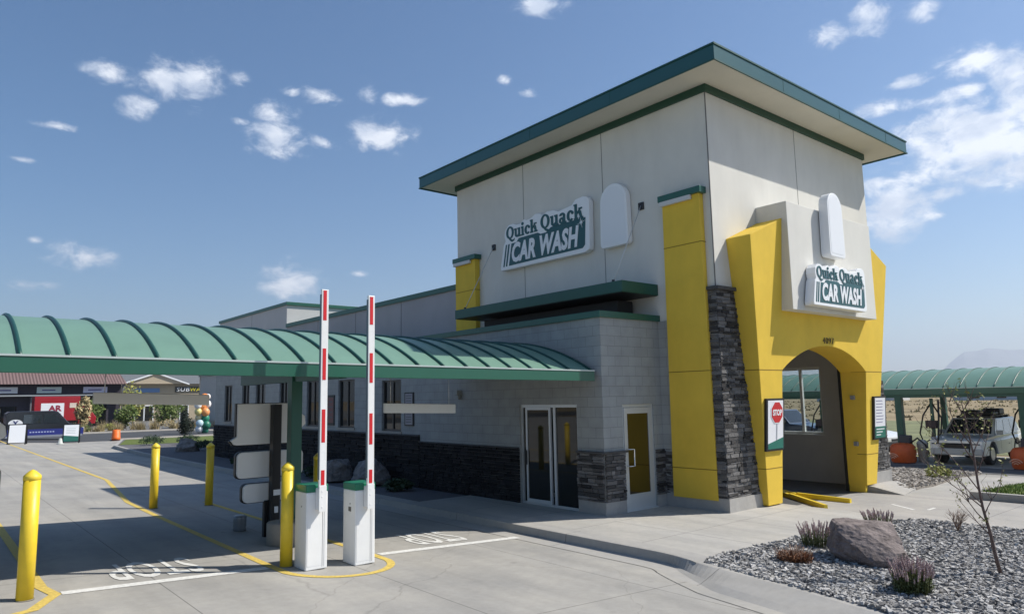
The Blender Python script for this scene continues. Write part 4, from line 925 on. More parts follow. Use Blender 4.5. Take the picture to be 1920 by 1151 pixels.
def twiggy(name, c, h, label, nb, mat_, spread=.35, cat='shrub'):
    t = thing(name, c, label, cat); m_ = MB()
    def grow(p, d, L, r, dep):
        q = p+d*L; mid = p+d*L*.5+Vector((R.gauss(0, .03), R.gauss(0, .03), 0))*L; m_.tube([p, mid, q], [r, r*.8, r*.6], 4)
        if dep:
            for _ in range(R.choice((2, 3))):
                nd = (d+Vector((R.gauss(0, .4), R.gauss(0, .4), R.gauss(0, .25)))).normalized(); grow(p+(q-p)*R.uniform(.5, 1), nd, L*.62, r*.6, dep-1)
    for i in range(nb):
        a = R.uniform(0, 6.28); grow(Vector((0, 0, 0)), Vector((cos(a)*spread, sin(a)*spread, 1)).normalized(), h*.42, .006, 2)
    m_.build('twigs', mat_, t, local=True, fix=False); return t
twiggy('bare_twig_shrub', (2.68, -4.96, .14), .48, 'small bare twiggy shrub behind the sapling at the edge of the gravel', 16, TWIG)
def leafball(name, c, rad, n, s, material, label, cat='shrub', grp=None, shape=None, trunk=None):
    t = thing(name, c, label, cat, grp); mf = MB()
    cl = [Vector((R.gauss(0, .5), R.gauss(0, .5), R.uniform(-.6, .8))) for _ in range(9)]
    i = 0
    while i < n:
        ctr = R.choice(cl); v = ctr+Vector((R.gauss(0, .3), R.gauss(0, .3), R.gauss(0, .3)))
        if v.length > 1.15: continue
        if shape: 
            f = shape((v.z+1)/2); v.x *= f; v.y *= f
        p = Vector((v.x*rad[0], v.y*rad[1], rad[2]+v.z*rad[2]*.95)); i += 1
        if p.z < 0: p.z = R.uniform(0, .05)
        a = Vector((R.gauss(0, 1), R.gauss(0, 1), R.gauss(0, 1))).normalized(); b = a.orthogonal().normalized(); sc = s*R.uniform(.6, 1.4)
        k = len(mf.v); mf.v += [tuple(p-a*sc), tuple(p+b*sc*.5), tuple(p+a*sc), tuple(p-b*sc*.5)]; mf.f.append((k, k+1, k+2, k+3)); mf.sm.append(False)
    mf.build('foliage', material, t, local=True, fix=False)
    if trunk: MB().cyl((0, 0, -.05), (0, 0, rad[2]), trunk, trunk*.6, 8).build('trunk', BARK, t, local=True)
    return t
leafball('low_shrub', (12.4, -1.25, gz(12.4)+.05), (.3, .3, .18), 260, .05, LEAFY, 'small yellow-green plant in the tan gravel, left of the two in front of the off-roader')
leafball('low_shrub', (13.4, -1.0, gz(13.4)+.05), (.22, .22, .14), 180, .05, LEAFY, 'small yellow-green plant in the tan gravel, right of the two in front of the off-roader')
leafball('low_shrub', (10.2, .3, gz(10.2)+.05), (.28, .28, .16), 200, .04, LAVG, 'grey-green tuft in the tan gravel beside the stone wall of the tower')
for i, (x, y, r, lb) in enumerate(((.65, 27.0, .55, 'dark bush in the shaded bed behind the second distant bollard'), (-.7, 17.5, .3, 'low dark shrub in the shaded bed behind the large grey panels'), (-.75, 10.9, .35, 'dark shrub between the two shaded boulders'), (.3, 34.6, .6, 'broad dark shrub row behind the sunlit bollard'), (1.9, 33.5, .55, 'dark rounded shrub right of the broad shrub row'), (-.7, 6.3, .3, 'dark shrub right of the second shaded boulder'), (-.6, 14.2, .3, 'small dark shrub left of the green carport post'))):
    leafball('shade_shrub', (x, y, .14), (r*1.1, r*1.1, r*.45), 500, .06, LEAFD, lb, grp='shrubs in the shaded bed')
leafball('conifer_shrub', (5.46, 47.3, 0), (.60, .60, 1.05), 2200, .07, leafmat('conifer_dark', (.006, .012, .008), (.02, .03, .018)), 'dark narrow evergreen at the far end of the block wall', 'conifer', shape=lambda f: 1.15-.7*f, trunk=.06)
# young tree with a few leaves
t = thing('young_tree', (.13, -6.26, .12), 'thin nearly bare young tree with a few small leaves in the gravel bed', 'tree')
mt_ = MB(); mbr = MB(); mlf = MB()
Vx = (u2 - u2*0)  # not used
side = Vector((.767, -.642, 0)); depthv = Vector((.642, .767, 0))
trunk = [Vector((0, 0, 0)), Vector((-.03, .03, .25)), Vector((-.06, .05, .5)), Vector((-.10, .09, .8)), Vector((-.12, .11, 1.1)), Vector((-.14, .12, 1.45)), Vector((-.15, .16, 1.8)), Vector((-.13, .20, 2.1))]
mt_.tube(trunk, [.023, .021, .019, .016, .014, .011, .008, .004], 8)
def leaf(p, s):
    a = Vector((R.gauss(0, 1), R.gauss(0, 1), R.gauss(0, .7)-.3)).normalized(); b = a.orthogonal().normalized()
    k = len(mlf.v); q = [p, p+a*s*.5+b*s*.28, p+a*s, p+a*s*.5-b*s*.28]; mlf.v += [tuple(x) for x in q]; mlf.f.append((k, k+1, k+2, k+3)); mlf.sm.append(False)
def branch(p, d, L, r, dep, up=.12):
    pts = [p]; q = p.copy(); dd = d.copy(); n = 4
    for i in range(n):
        dd = (dd+Vector((R.gauss(0, .10), R.gauss(0, .10), up+R.gauss(0, .06)))).normalized(); q = q+dd*L/n; pts.append(q.copy())
    mbr.tube(pts, [r*(1.25-.2*i) for i in range(n+1)], 5)
    if dep:
        for _ in range(R.choice((3, 4, 5))):
            i = R.randint(1, n); nd = (dd+Vector((R.gauss(0, .6), R.gauss(0, .6), R.gauss(0, .35)))).normalized(); branch(pts[i], nd, L*R.uniform(.35, .6), r*.5, dep-1, .08)
    else:
        for _ in range(R.choice((0, 1, 1, 2, 3))): leaf(pts[R.randint(2, n)], R.uniform(.025, .05))
for (z, s_, dp, L) in ((.48, -.75, .2, .42), (.62, -.9, -.2, .7), (.72, .55, .3, .45), (.80, -.85, .5, .85), (1.0, -1, .1, .8), (1.2, .8, .3, .6), (1.35, -.8, -.3, .65), (1.45, .6, .5, .55), (1.55, -.5, .2, .6), (1.7, .5, -.3, .5), (1.85, -.35, .3, .4), (1.95, .3, .1, .35), (.85, -.95, -.4, .55)):
    i = min(int(z/2.1*7), 6); f = 0
    for j in range(7):
        if trunk[j].z <= z <= trunk[j+1].z: f = (z-trunk[j].z)/(trunk[j+1].z-trunk[j].z); i = j
    p = trunk[i]+(trunk[i+1]-trunk[i])*f
    branch(p, (side*s_+depthv*dp+Vector((0, 0, .75))).normalized(), L*.95, .0062, 2)
mt_.build('trunk', BARK, t, local=True, fix=False); mbr.build('branches', BARK, t, local=True, fix=False); mlf.build('leaves', LEAFY, t, local=True, fix=False)

# ------------------------------------------------------------------ vehicles
def car(name, loc, rz, L, Wd, H, label, cat, paint, prof, green, wheels, wr, under=.22, lower=None, glassm=GLC, pil=.06, plastic=None):
    """x forward (front at +L/2). prof: lower-body top line [(x,z)..] rear to front; green: greenhouse [(xb,zb),(xt,zt)...] 4 pts rear-bottom, rear-top, front-top, front-bottom"""
    t = thing(name, loc, label, cat, rz=rz); M_ = Matrix.Identity(4); hw = Wd/2
    cut = []
    pts = [(-L/2, under+.12), (-L/2+.05, under)]
    for wx in wheels:
        pts += [(wx-wr*1.22, under)]+[(wx-wr*1.22*cos(a), wr*.95+wr*1.2*sin(a)) for a in [i*pi/8 for i in range(0, 9)]]+[(wx+wr*1.22, under)]
    pts += [(L/2-.08, under), (L/2, under+.14)]+[(x, z) for x, z in prof[::-1]]
    mb = MB(); fn = lambda u, v, w: (u, w*(1-.03*max(0, v-prof[0][1]*.8)), v)
    mb.prism(pts, lambda u, v, w: (u, w*(1-.05*max(0, (v-under)/(H-under)-.35)-.06*max(0, abs(u)/(L/2)-.86)/.14), v), -hw, hw)
    body = mb.build('body', paint, t, local=True, bevel=.035, seg=3)
    (a, b), (c, d), (e, f), (g_, h_) = green; tw_ = .80
    gh = MB().hexa([(a, -hw*.94, b), (g_, -hw*.94, h_), (g_, hw*.94, h_), (a, hw*.94, b)], [(c, -hw*tw_, d), (e, -hw*tw_, f), (e, hw*tw_, f), (c, hw*tw_, d)]).build('cabin', paint, t, local=True, bevel=.03)
    # windows: sit 4 mm proud of the cabin faces
    def lerp(p, q, s): return Vector(p)*(1-s)+Vector(q)*s
    def quad(A, B_, C_, D_, u0, u1, v0, v1, off):
        P_ = [lerp(lerp(A, B_, u), lerp(D_, C_, u), v) for u, v in ((u0, v0), (u1, v0), (u1, v1), (u0, v1))]
        n_ = (P_[1]-P_[0]).cross(P_[3]-P_[0]).normalized()*off; n_ = n_ if n_.dot(sum(P_, Vector())/4-Vector(((a+g_)/2, 0, b))) > 0 else -n_; m_ = MB(); m_.add([p+n_ for p in P_]+[p-n_*.6 for p in P_], ((0,1,2,3),(7,6,5,4),(0,4,5,1),(1,5,6,2),(2,6,7,3),(3,7,4,0))); return m_
    for s_ in (-1, 1):
        A, B_, C_, D_ = (a, s_*hw*.94, b), (g_, s_*hw*.94, h_), (e, s_*hw*tw_, f), (c, s_*hw*tw_, d); sp = [(.06, .34), (.37, .64), (.67, .93)] if cat != 'pickup truck' else [(.08, .48), (.52, .93)]
        for u0, u1 in sp: quad(A, B_, C_, D_, u0, u1, .12, .88, .006).build('side_window', glassm, t, local=True, fix=True)
    quad((g_, -hw*.94, h_), (g_, hw*.94, h_), (e, hw*tw_, f), (e, -hw*tw_, f), .06, .94, .08, .92, .008).build('windscreen', glassm, t, local=True)
    quad((a, -hw*.94, b), (a, hw*.94, b), (c, hw*tw_, d), (c, -hw*tw_, d), .08, .92, .15, .9, .008).build('rear_window', glassm, t, local=True)
    for wx in wheels:
        for s_ in (-1, 1):
            y0 = s_*(hw-.04); y1 = s_*(hw-.26)
            wl_ = MB().cyl((wx, y0, wr), (wx, y1, wr), wr, n=28).build('wheel', RUB, t, local=True, bevel=.02)
            MB().cyl((wx, y0+s_*.006, wr), (wx, y0-s_*.05, wr), wr*.6, wr*.55, n=20).build('rim', mat('alloy', (.5, .5, .5), .3, metal=.8), wl_, local=True, bevel=.008)
    pl = plastic or mat('dark_trim', (.03, .03, .032), .6)
    zf = prof[-1][1]
    MB().box(L/2-.10, -hw*.93, under+.02, L/2+.05, hw*.93, under+.26).build('front_bumper', pl, t, local=True, bevel=.03)
    MB().box(-L/2-.05, -hw*.93, under+.05, -L/2+.1, hw*.93, under+.27).build('rear_bumper', pl, t, local=True, bevel=.03)
    MB().box(L/2-.02, -hw*.5, zf-.30, L/2+.015, hw*.5, zf-.09).build('grille', BLACK, t, local=True, bevel=.01)
    for s_ in (-1, 1):
        MB().box(L/2-.06, s_*hw*.56 if s_ > 0 else -hw*.90, zf-.30, L/2+.02, s_*hw*.90 if s_ > 0 else -hw*.56, zf-.10).build('headlight', mat('headlight_glass', (.75, .76, .74), .12, spec=1), t, local=True, bevel=.012)
        MB().box(-L/2-.015, s_*hw*.72 if s_ > 0 else -hw*.92, zf-.28, -L/2+.05, s_*hw*.92 if s_ > 0 else -hw*.72, zf-.05).build('tail_light', mat('tail_red', (.35, .01, .01), .2), t, local=True, bevel=.01)
        MB().box(g_-.32, s_*(hw*.95) if s_ > 0 else -hw*.95-.2, h_+.02, g_-.20, s_*(hw*.95)+.2 if s_ > 0 else -hw*.95, h_+.18).build('mirror', pl, t, local=True, bevel=.02)
        MB().box(-.55, s_*hw*.995-.006, zf-.22, -.40, s_*hw*.995+.02, zf-.18).build('door_handle', pl, t, local=True, bevel=.005)
        m_ = MB()
        for xx in (g_-.5, (a+g_)/2-.1): m_.box(xx, s_*hw*.997-.004, under+.12, xx+.012, s_*hw*.997+.004, zf-.02)
        m_.build('door_gap', BLACK, t, local=True)
    MB().box(-L/2+.2, -hw*.8, under+.02, L/2-.2, hw*.8, under+.2).build('underbody', BLACK, t, local=True)
    return t
silver = mat('silver_paint', (.64, .64, .61), .3, metal=.12, coat=.5, var=.04, vscale=3)
suv = car('off_road_suv', (22.0, .72, -.44), pi, 4.65, 1.86, 1.7, 'silver off-road vehicle with dark roof rack load parked under the vacuum canopy', 'off-road car', silver,
    [(-2.32, 1.02), (-2.28, 1.06), (.95, 1.06), (2.1, .98), (2.3, .90)], [(-2.22, 1.05), (-1.95, 1.66), (.25, 1.66), (.98, 1.05)], (-1.42, 1.38), .40, .36, plastic=mat('silver_bumper', (.42, .42, .40), .4))
# load on the roof rack
rk = MB()
for y in (-.6, .6): rk.box(-1.8, y-.02, 1.72, .2, y+.02, 1.75)
for x in (-1.7, -1.1, -.5, .1): rk.box(x-.02, -.62, 1.66, x+.02, .62, 1.74)
rk.build('roof_rack', BLACK, suv, local=True)
MB().box(-.9, -.5, 1.755, .05, .15, 1.95).box(-1.6, -.1, 1.755, -1.0, .55, 2.0).box(-.8, .2, 1.755, -.1, .58, 1.88).build('roof_load', BLACK, suv, local=True, bevel=.05)
MB().cyl((2.36, -.8, .78), (2.36, .8, .78), .02, n=10).cyl((2.36, -.45, .5), (2.36, -.45, .8), .025, n=8).cyl((2.36, .45, .5), (2.36, .45, .8), .025, n=8).build('bull_bar', BLACK, suv, local=True)
white = mat('white_car_paint', (.74, .76, .78), .25, coat=.6)
car('white_saloon', (25.2, 7.1, -.44), radians(-100), 4.6, 1.8, 1.45, 'white saloon car parked behind the orange vacuum drum, partly hidden by the portal', 'car', white,
    [(-2.3, .92), (-2.2, .96), (1.0, .95), (2.0, .80), (2.28, .68)], [(-1.75, .94), (-1.0, 1.40), (.2, 1.42), (1.15, .93)], (-1.38, 1.42), .33, .22)
blue = mat('blue_truck_paint', (.03, .07, .16), .28, coat=.6)
car('pickup_truck', (25.5, 11.2, -.44), radians(-95), 5.6, 2.0, 1.95, 'blue pickup truck seen through the tunnel window under the vacuum canopy', 'pickup truck', blue,
    [(-2.8, 1.15), (-2.7, 1.18), (1.3, 1.2), (2.5, 1.12), (2.78, 1.0)], [(-.7, 1.19), (-.5, 1.88), (.7, 1.9), (1.4, 1.19)], (-1.75, 1.85), .42, .42)

# ------------------------------------------------------------------ vacuum canopy on the right
vc = thing('vaulted_vacuum_canopy', (20.2, 2.8, -.44), 'green barrel-vaulted canopy over the vacuum bays at the far right', 'canopy')
ptv = vault(vc, (20.0, -16, 2.36), (0, 1, 0), (1, 0, 0), 2.5, .80, 42, 0, .56, .3, lipz=.20, ribr=.018)
for y in (-12, -6.5, -1.38, 2.78, 8.2, 13.6, 19): 
    p = MB().box(20.05, y-.12, -.5, 20.3, y+.12, 2.4).build('post', pm, vc, bevel=.01)
    MB().box(20.3, y-.06, 2.15, 24.8, y+.06, 2.35).build('cross_beam', pm, p)
MB().box(20.02, -16, 2.05, 20.1, 26, 2.17).box(24.8, -16, 2.05, 24.9, 26, 2.17).build('long_beam', pm, vc)
for y in (-1.38, 2.78, 8.2): MB().box(24.7, y-.1, -.5, 24.9, y+.1, 2.4).build('post', pm, vc, bevel=.01)
# orange vacuum drums with hose
def vac(x, y, label):
    t = thing('vacuum_drum', (x, y, gz(x)), label, 'vacuum', 'vacuum drums under the canopy')
    mb = MB(); mb.lathe((0, 0, 0), [(.38, 0), (.44, .08), (.46, .45), (.44, .62), (.36, .72), (.2, .76), (.01, .77)], 28); mb.build('orange_drum', ORANGE, t, local=True)
    MB().lathe((0, 0, 0), [(.40, -.02), (.40, .05)], 24).build('base', BLACK, t, local=True)
    mb = MB()
    for r_ in (.07, .14, .21):
        mb.tube([(-.463, .20+r_*cos(a), .16+r_*sin(a)) for a in [pi*.15+i*pi*.7/8 for i in range(9)]], .017, 5)
    mb.build('wave_emblem', mat('emblem_pale', (.75, .45, .3), .6), t, local=True)
    MB().tube([(.1, -.2, .72), (.15, -.5, .95), (.2, -.75, .7), (.15, -.9, .3), (.1, -1.1, .35), (.1, -1.25, .9), (.2, -1.3, 1.7), (.3, -1.3, 2.4)], .035, 8).build('hose', BLACK, t, local=True)
    MB().box(.05, -.25, .70, .35, .15, 1.05).build('motor_head', mat('vac_motor', (.03, .035, .05), .5), t, local=True, bevel=.03)
    return t
vac(19.6, 2.55, 'orange vacuum drum with pale wave emblem right beside the yellow portal')
vac(19.5, -1.5, 'orange vacuum drum at the right edge beside the off-roader rear wheel')
def hosearm(x, y, label):
    t = thing('hose_stand', (x, y, gz(x)), label, 'hose stand', 'hose stands in the vacuum bays')
    MB().box(-.05, -.05, 0, .05, .05, 2.45).build('stand_post', pm, t, local=True)
    MB().tube([(0, 0, 2.3), (-.1, .3, 1.8), (-.15, .45, 1.1), (-.1, .35, .7), (0, .1, .9), (0, 0, 1.3)], .03, 8).build('hose', BLACK, t, local=True)
    MB().tube([(0, 0, 2.3), (-.1, -.35, 1.7), (-.15, -.3, 1.1), (-.05, -.05, .9)], .03, 8).build('hose', BLACK, t, local=True)
    MB().box(-.25, -.2, 1.3, -.05, .2, 1.6).build('hose_hanger_box', mat('hanger_brown', (.05, .03, .03), .6), t, local=True, bevel=.02)
hosearm(20.6, 1.75, 'black hose stand just left of the off-road vehicle'); hosearm(22.2, -.9, 'black hose stand behind the off-road vehicle'); hosearm(20.6, -2.5, 'black hose stand at the right edge of the photo')
hosearm(20.6, 6.2, 'black hose stand seen through the tunnel window')
t = thing('trash_bin', (20.3, 2.1, -.44), 'small white ribbed bin beside the orange vacuum drum at the canopy post', 'bin')
MB().lathe((0, 0, 0), [(.16, 0), (.2, .7), (.21, .72), (.12, .85), (.02, .87)], 20).build('bin_body', mat('bin_white', (.6, .6, .57), .5), t, local=True)
mb = MB(); drape([(25.2, -16), (60, -16), (60, 30), (25.2, 30)], .0, mb); struct('verge', mb, mat('verge_green', (.16, .17, .07), .9, var=.35, vscale=.6))

# ------------------------------------------------------------------ street side, far left
def aframe(x, y, label, kind):
    t = thing('a_frame_sign', (x, y, gz(x)), label, 'a-frame sign'); w, h = .43, 1.18
    for s_ in (0, 1):
        f = lambda u, v, ww, s_=s_: (u, (ww if s_ else -ww)+(.35-.30*v/h)*(1 if s_ else -1), v)
        fr = MB().prism([(-w-.05, .0), (-w+.02, .0), (-w+.02, .08), (w-.02, .08), (w-.02, 0), (w+.05, 0), (w+.05, h+.04), (-w-.05, h+.04)], f, -.02, .02).build('frame', BLACK, t, local=True)
        MB().prism([(-w+.02, .12), (w-.02, .12), (w-.02, h-.02), (-w+.02, h-.02)], f, .02, .03).build('sheet', WHITES, t, local=True)
        if kind and not s_:
            MB().prism([(-w+.02, .12), (w-.02, .12), (w-.02, .42), (-w+.02, .50)], f, .03, .035).build('green_foot', mat('af_green', (.02, .13, .10), .5), t, local=True)
            m_ = MB()
            for i in range(4): m_.prism([(-w+.15, .95-i*.1), (w-.2, .95-i*.1), (w-.2, .93-i*.1), (-w+.15, .93-i*.1)], f, .03, .034)
            m_.build('text_lines', mat('af_text', (.4, .45, .45), .6), t, local=True)
    t.rotation_euler = (0, 0, radians(-12))
aframe(-5.17, 43.5, 'blank white A-frame board at the far kerb in front of the dark van', 0)
aframe(-2.09, 45.3, 'white A-frame board with a green foot right of the dark van', 1)
# dark van with blue sill and oval emblem
vb = mat('van_dark', (.02, .022, .026), .25, coat=.6); vanb = mat('van_blue', (.03, .04, .22), .35)
t = thing('panel_van', (-2.9, 52, gz(-2.9)), 'dark van with blue lower side and white oval emblem parked by the street', 'van')
W_ = 1.0
mb = MB(); mb.prism([(-2.3, .3), (2.35, .3), (2.4, .75), (1.9, 1.0), (1.45, 1.15), (.75, 1.98), (.5, 2.05), (-2.1, 2.05), (-2.3, 1.9)], lambda u, v, w: (u, w*(1-.06*max(0, v-1.1)), v), -W_, W_)
mb.build('body', vb, t, local=True, bevel=.05, seg=3)
MB().box(-2.28, -W_-.012, .34, 2.36, -W_+.02, .78).build('blue_side', vanb, t, local=True)
MB().box(-2.28, -W_-.016, .22, 2.3, -W_+.02, .36).build('running_board', mat('van_grey', (.25, .27, .32), .5), t, local=True)
MB().prism([(-.1, 1.2), (.95, 1.2), (.62, 1.8), (-.1, 1.8)], lambda u, v, w: (u, -w*(1-.06*(v-1.1))-.006, v), W_-.01, W_+.002).prism([(-1.3, 1.2), (-.2, 1.2), (-.2, 1.8), (-1.3, 1.8)], lambda u, v, w: (u, -w*(1-.06*(v-1.1))-.006, v), W_-.01, W_+.002).build('side_window', GLC, t, local=True)
MB().prism(arcpts(-1.75, 1.22, .42, .27, 0, 2*pi-.2, 22), lambda u, v, w: (u, -w, v), W_, W_+.012).build('oval_emblem', WHITES, t, local=True)
mb = MB(); put_text(mb, 'Y', .45, lambda u, v, w: (u, -W_-.018-w, v), .004, -1.92, 1.07, width=.34, offset=.02); mb.build('emblem_letter', mat('emblem_navy', (.02, .03, .14), .5), t, local=True)
mb = MB()
for i in range(9): mb.box(-.9+i*.17, -W_-.016, .54, -.8+i*.17, -W_-.0125, .62)
mb.build('side_lettering', mat('van_lettering', (.45, .5, .7), .5), t, local=True)
for wx in (-1.5, 1.55):
    for s_ in (-1, 1):
        w_ = MB().cyl((wx, s_*(W_+.005), .36), (wx, s_*(W_-.2), .36), .36, n=24).build('wheel', RUB, t, local=True); MB().cyl((wx, s_*(W_+.012), .36), (wx, s_*(W_-.02), .36), .2, n=16).build('rim', mat('alloy', (.5, .5, .5), .3, metal=.8), w_, local=True)
MB().box(2.32, -.85, .62, 2.42, -.55, .8).build('headlight', WHITES, t, local=True); MB().box(2.32, .55, .62, 2.42, .85, .8).build('headlight', WHITES, t, local=True)
# red box truck
t = thing('red_box_van', (1.4, 80, 0), 'bright red box van with white lettered panel in front of the tiled shop row', 'van')
redp = mat('truck_red', (.36, .012, .02), .35, coat=.4)
MB().box(-2.1, -1.1, .9, 2.0, 1.1, 3.45).build('box_body', redp, t, local=True, bevel=.06, seg=3)
MB().prism([(1.9, .5), (3.5, .5), (3.6, 1.2), (3.3, 1.6), (2.9, 2.3), (1.9, 2.4)], lambda u, v, w: (u, w, v), -1.0, 1.0).build('cab', redp, t, local=True, bevel=.06)
MB().box(-1.5, -1.115, 1.3, .55, -1.101, 2.75).build('white_panel', WHITES, t, local=True)
mb = MB(); put_text(mb, 'AR', .8, lambda u, v, w: (u, -1.13-w, v), .004, -.85, 1.95, width=1.2, offset=.03); mb.box(-1.1, -1.13, 1.6, .3, -1.118, 1.68); mb.box(-.9, -1.13, 1.42, .3, -1.118, 1.48); mb.build('panel_lettering', mat('truck_letter', (.3, .02, .05), .5), t, local=True)
MB().box(1.05, -1.115, 2.25, 1.65, -1.101, 2.75).build('cream_label', mat('cream_label', (.7, .6, .5), .5), t, local=True)
MB().prism([(2.2, 1.45), (2.95, 1.45), (2.75, 2.15), (2.2, 2.2)], lambda u, v, w: (u, -w, v), .99, 1.01).build('side_window', GLC, t, local=True)
for wx in (-1.3, 2.7):
    for s_ in (-1, 1): MB().cyl((wx, s_*1.08, .45), (wx, s_*.8, .45), .45, n=20).build('wheel', RUB, t, local=True)
MB().box(-2.0, -.8, .55, 3.4, .8, .92).build('chassis', BLACK, t, local=True)
# orange traffic barrel
t = thing('traffic_barrel', (.57, 45.6, 0), 'orange traffic barrel standing at the far kerb', 'traffic barrel')
MB().lathe((0, 0, 0), [(.27, .04), (.265, .25), (.255, .26), (.25, .5), (.24, .51), (.235, .72), (.1, .75), (.02, .75)], 22).build('barrel', mat('barrel_orange', (.85, .16, .02), .5), t, local=True); MB().lathe((0, 0, 0), [(.36, 0), (.36, .05)], 22).build('rubber_base', BLACK, t, local=True)
t = thing('small_cone', (-3.0, 43.0, gz(-3)), 'tiny pale weighted marker standing between the two A-frame boards', 'marker')
MB().lathe((0, 0, 0), [(.2, 0), (.2, .04), (.14, .06), (.08, .35), (.02, .38)], 14).build('marker_body', mat('pale_grey', (.5, .52, .48), .6), t, local=True)
# balloons
t = thing('balloon_column', (8.1, 51.9, 0), 'tall stack of orange, white and green balloons at the far corner of the office', 'balloons')
bc = [(0, 2.85, .34, (.75, .25, .06)), (.3, 2.95, .22, (.8, .75, .7)), (.28, 2.35, .3, (.8, .76, .74)), (-.08, 2.2, .36, (.78, .28, .08)), (-.5, 2.25, .28, (.8, .8, .78)), (-.45, 1.75, .28, (.75, .65, .25)), (.1, 1.7, .33, (.78, .33, .12)), (.15, 1.2, .32, (.02, .22, .13)), (-.35, 1.25, .26, (.7, .6, .35)), (-.3, .8, .3, (.5, .65, .7)), (.2, .65, .34, (.02, .16, .1)), (-.3, .35, .3, (.75, .75, .75)), (.15, .25, .3, (.02, .14, .1))]
for i, (x, z, r_, c_) in enumerate(bc):
    MB().lathe((x, R.uniform(-.2, .2), z), [(r_*sin(a)+.001, -r_*cos(a)*1.1) for a in [j*pi/10 for j in range(11)]], 16).build('balloon', mat('balloon_%.2f_%.2f' % (c_[0], c_[1]), c_, .4), t, local=True)
# roadside strip with kerbs and dry grass
mb = MB(); drape([(.4, 46.1), (24, 46.1), (24, 46.6), (.4, 46.6)], .1, mb, .2); drape([(-14, 62), (40, 62), (40, 62.6), (-14, 62.6)], .12, mb, .2); drape([(-14, 66.2), (40, 66.2), (40, 66.8), (-14, 66.8)], .12, mb, .2); struct('street_kerb', mb, mat('pale_kerb', (.50, .46, .40), .85, var=.1))
mb = MB(); drape([(-14, 62.6), (40, 62.6), (40, 66.2), (-14, 66.2)], .1, mb); struct('planted_strip', mb, SOIL)
mg = MB()
for i in range(70):
    cx_, cy_ = R.uniform(-6, 17), R.uniform(62.8, 66); h = R.uniform(.5, 1.1)
    for j in range(60):
        a = R.uniform(0, 6.28); b = Vector((cx_+R.gauss(0, .14), cy_+R.gauss(0, .14), .1)); tp = b+Vector((cos(a)*h*.45, sin(a)*h*.45, h*R.uniform(.6, 1.1))); sd = Vector((-sin(a), cos(a), 0))*.02
        k = len(mg.v); mg.v += [tuple(b-sd), tuple(b+sd), tuple(tp)]; mg.f.append((k, k+1, k+2)); mg.sm.append(False)
tag(mg.build('dry_grass', DRYG, fix=False), 'tufts of dry ornamental grass in the planted strip across the street', 'dry grass', kind='stuff')
for i, (x, y, r, h, m_, lb) in enumerate(((2.2, 69, .6, 3.3, DRYG, 'thin brownish young tree in front of the red box van'), (6.8, 74, 1.0, 2.6, LEAF, 'small green tree left of the glass shop doors'), (11.8, 80, 1.3, 3.0, LEAF, 'broad green tree right of the glass shop doors'), (15.5, 90, 1.6, 3.6, LEAF, 'low green tree below the yellow and white shop sign'), (9.6, 84, 1.3, 5.2, LEAFY, 'yellow-green tree at the right end of the tiled roof'), (5.3, 84, 1.2, 3.2, LEAF, 'olive green tree at the right end of the red box van'))):
    leafball('street_tree', (x, y, 0), (r, r, h/2), 900, .16, m_, lb, 'tree', 'trees across the street', shape=lambda f: .25+1.1*min(1, f*1.6)*(1.15-f*.6), trunk=.09)
for i, (x, y, r, lb) in enumerate(((1.5, 63.8, .5, 'low bush in the strip below the red box van'), (3.4, 64.2, .6, 'low bush in the strip behind the orange barrel'), (8.5, 64.4, .7, 'rounded bush in the strip left of the evergreen'), (11.2, 64.0, .8, 'mauve bush in the strip right of the evergreen'))):
    leafball('strip_shrub', (x, y, .1), (r, r, r*.6), 300, .07, (LEAF, LEAFY, DRYG, LAV)[i], lb, 'shrub', 'bushes in the street strip')
# shop row with tiled roof
def tilemat():
    M = mat('brown_roof_tile', (.22, .12, .10), .8); t, n, L = nodes(M); b = t.nodes['Principled BSDF']
    g = n('ShaderNodeNewGeometry'); w = n('ShaderNodeTexWave'); w.inputs['Scale'].default_value = 1.0; w.bands_direction = 'X'; L(g.outputs['Position'], w.inputs['Vector'])
    rp = n('ShaderNodeValToRGB'); rp.color_ramp.elements[0].color = (.09, .055, .05, 1); rp.color_ramp.elements[1].color = (.22, .145, .135, 1); L(w.outputs['Fac'], rp.inputs[0]); L(rp.outputs[0], b.inputs['Base Color']); return M
t = thing('tiled_shop_row', (-2, 88, 0), 'dark shop row under a brown tiled roof at the far left', 'building')
MB().box(-16, 88, 0, 9.0, 98, 5.1).build('wall', mat('shop_dark_wall', (.05, .045, .06), .8, var=.1), t)
MB().add([(-16.5, 86.6, 4.95), (9.4, 86.6, 4.95), (8.8, 92, 7.4), (-16, 92, 7.4), (-16.5, 98.5, 4.95), (9.4, 98.5, 4.95)], ((0, 1, 2, 3), (3, 2, 5, 4), (0, 3, 4), (1, 5, 2), (0, 4, 5, 1))).build('roof', tilemat(), t)
for x0, x1, cc in ((-6, -1.4, (.7, .72, .75)), (.4, 2.8, (.6, .7, .68)), (5.0, 7.5, (.66, .66, .82))):
    p = MB().box(x0, 87.85, 3.95, x1, 87.99, 4.65).build('shop_sign', mat('shopsign%.1f' % x0, cc, .5), t)
    MB().box(x0+.5, 87.83, 4.22, x1-.6, 87.849, 4.36).build('lettering_bar', mat('shop_letter', (.12, .12, .3), .5), p)
    MB().box(x0, 87.9, .2, x1, 87.99, 2.5).build('window', GLD, t)
MB().box(-16, 86.8, 3.6, 9, 87.84, 3.75).build('shop_canopy', mat('grey_canopy', (.3, .32, .33), .6), t)
for x0, z1 in ((9.0, 5.0), (4.2, 3.6), (-.2, 3.6)): MB().box(x0, 87.2, 0, x0+.3, 87.5, z1).build('pier', mat('pier_grey', (.16, .16, .17), .7), t)
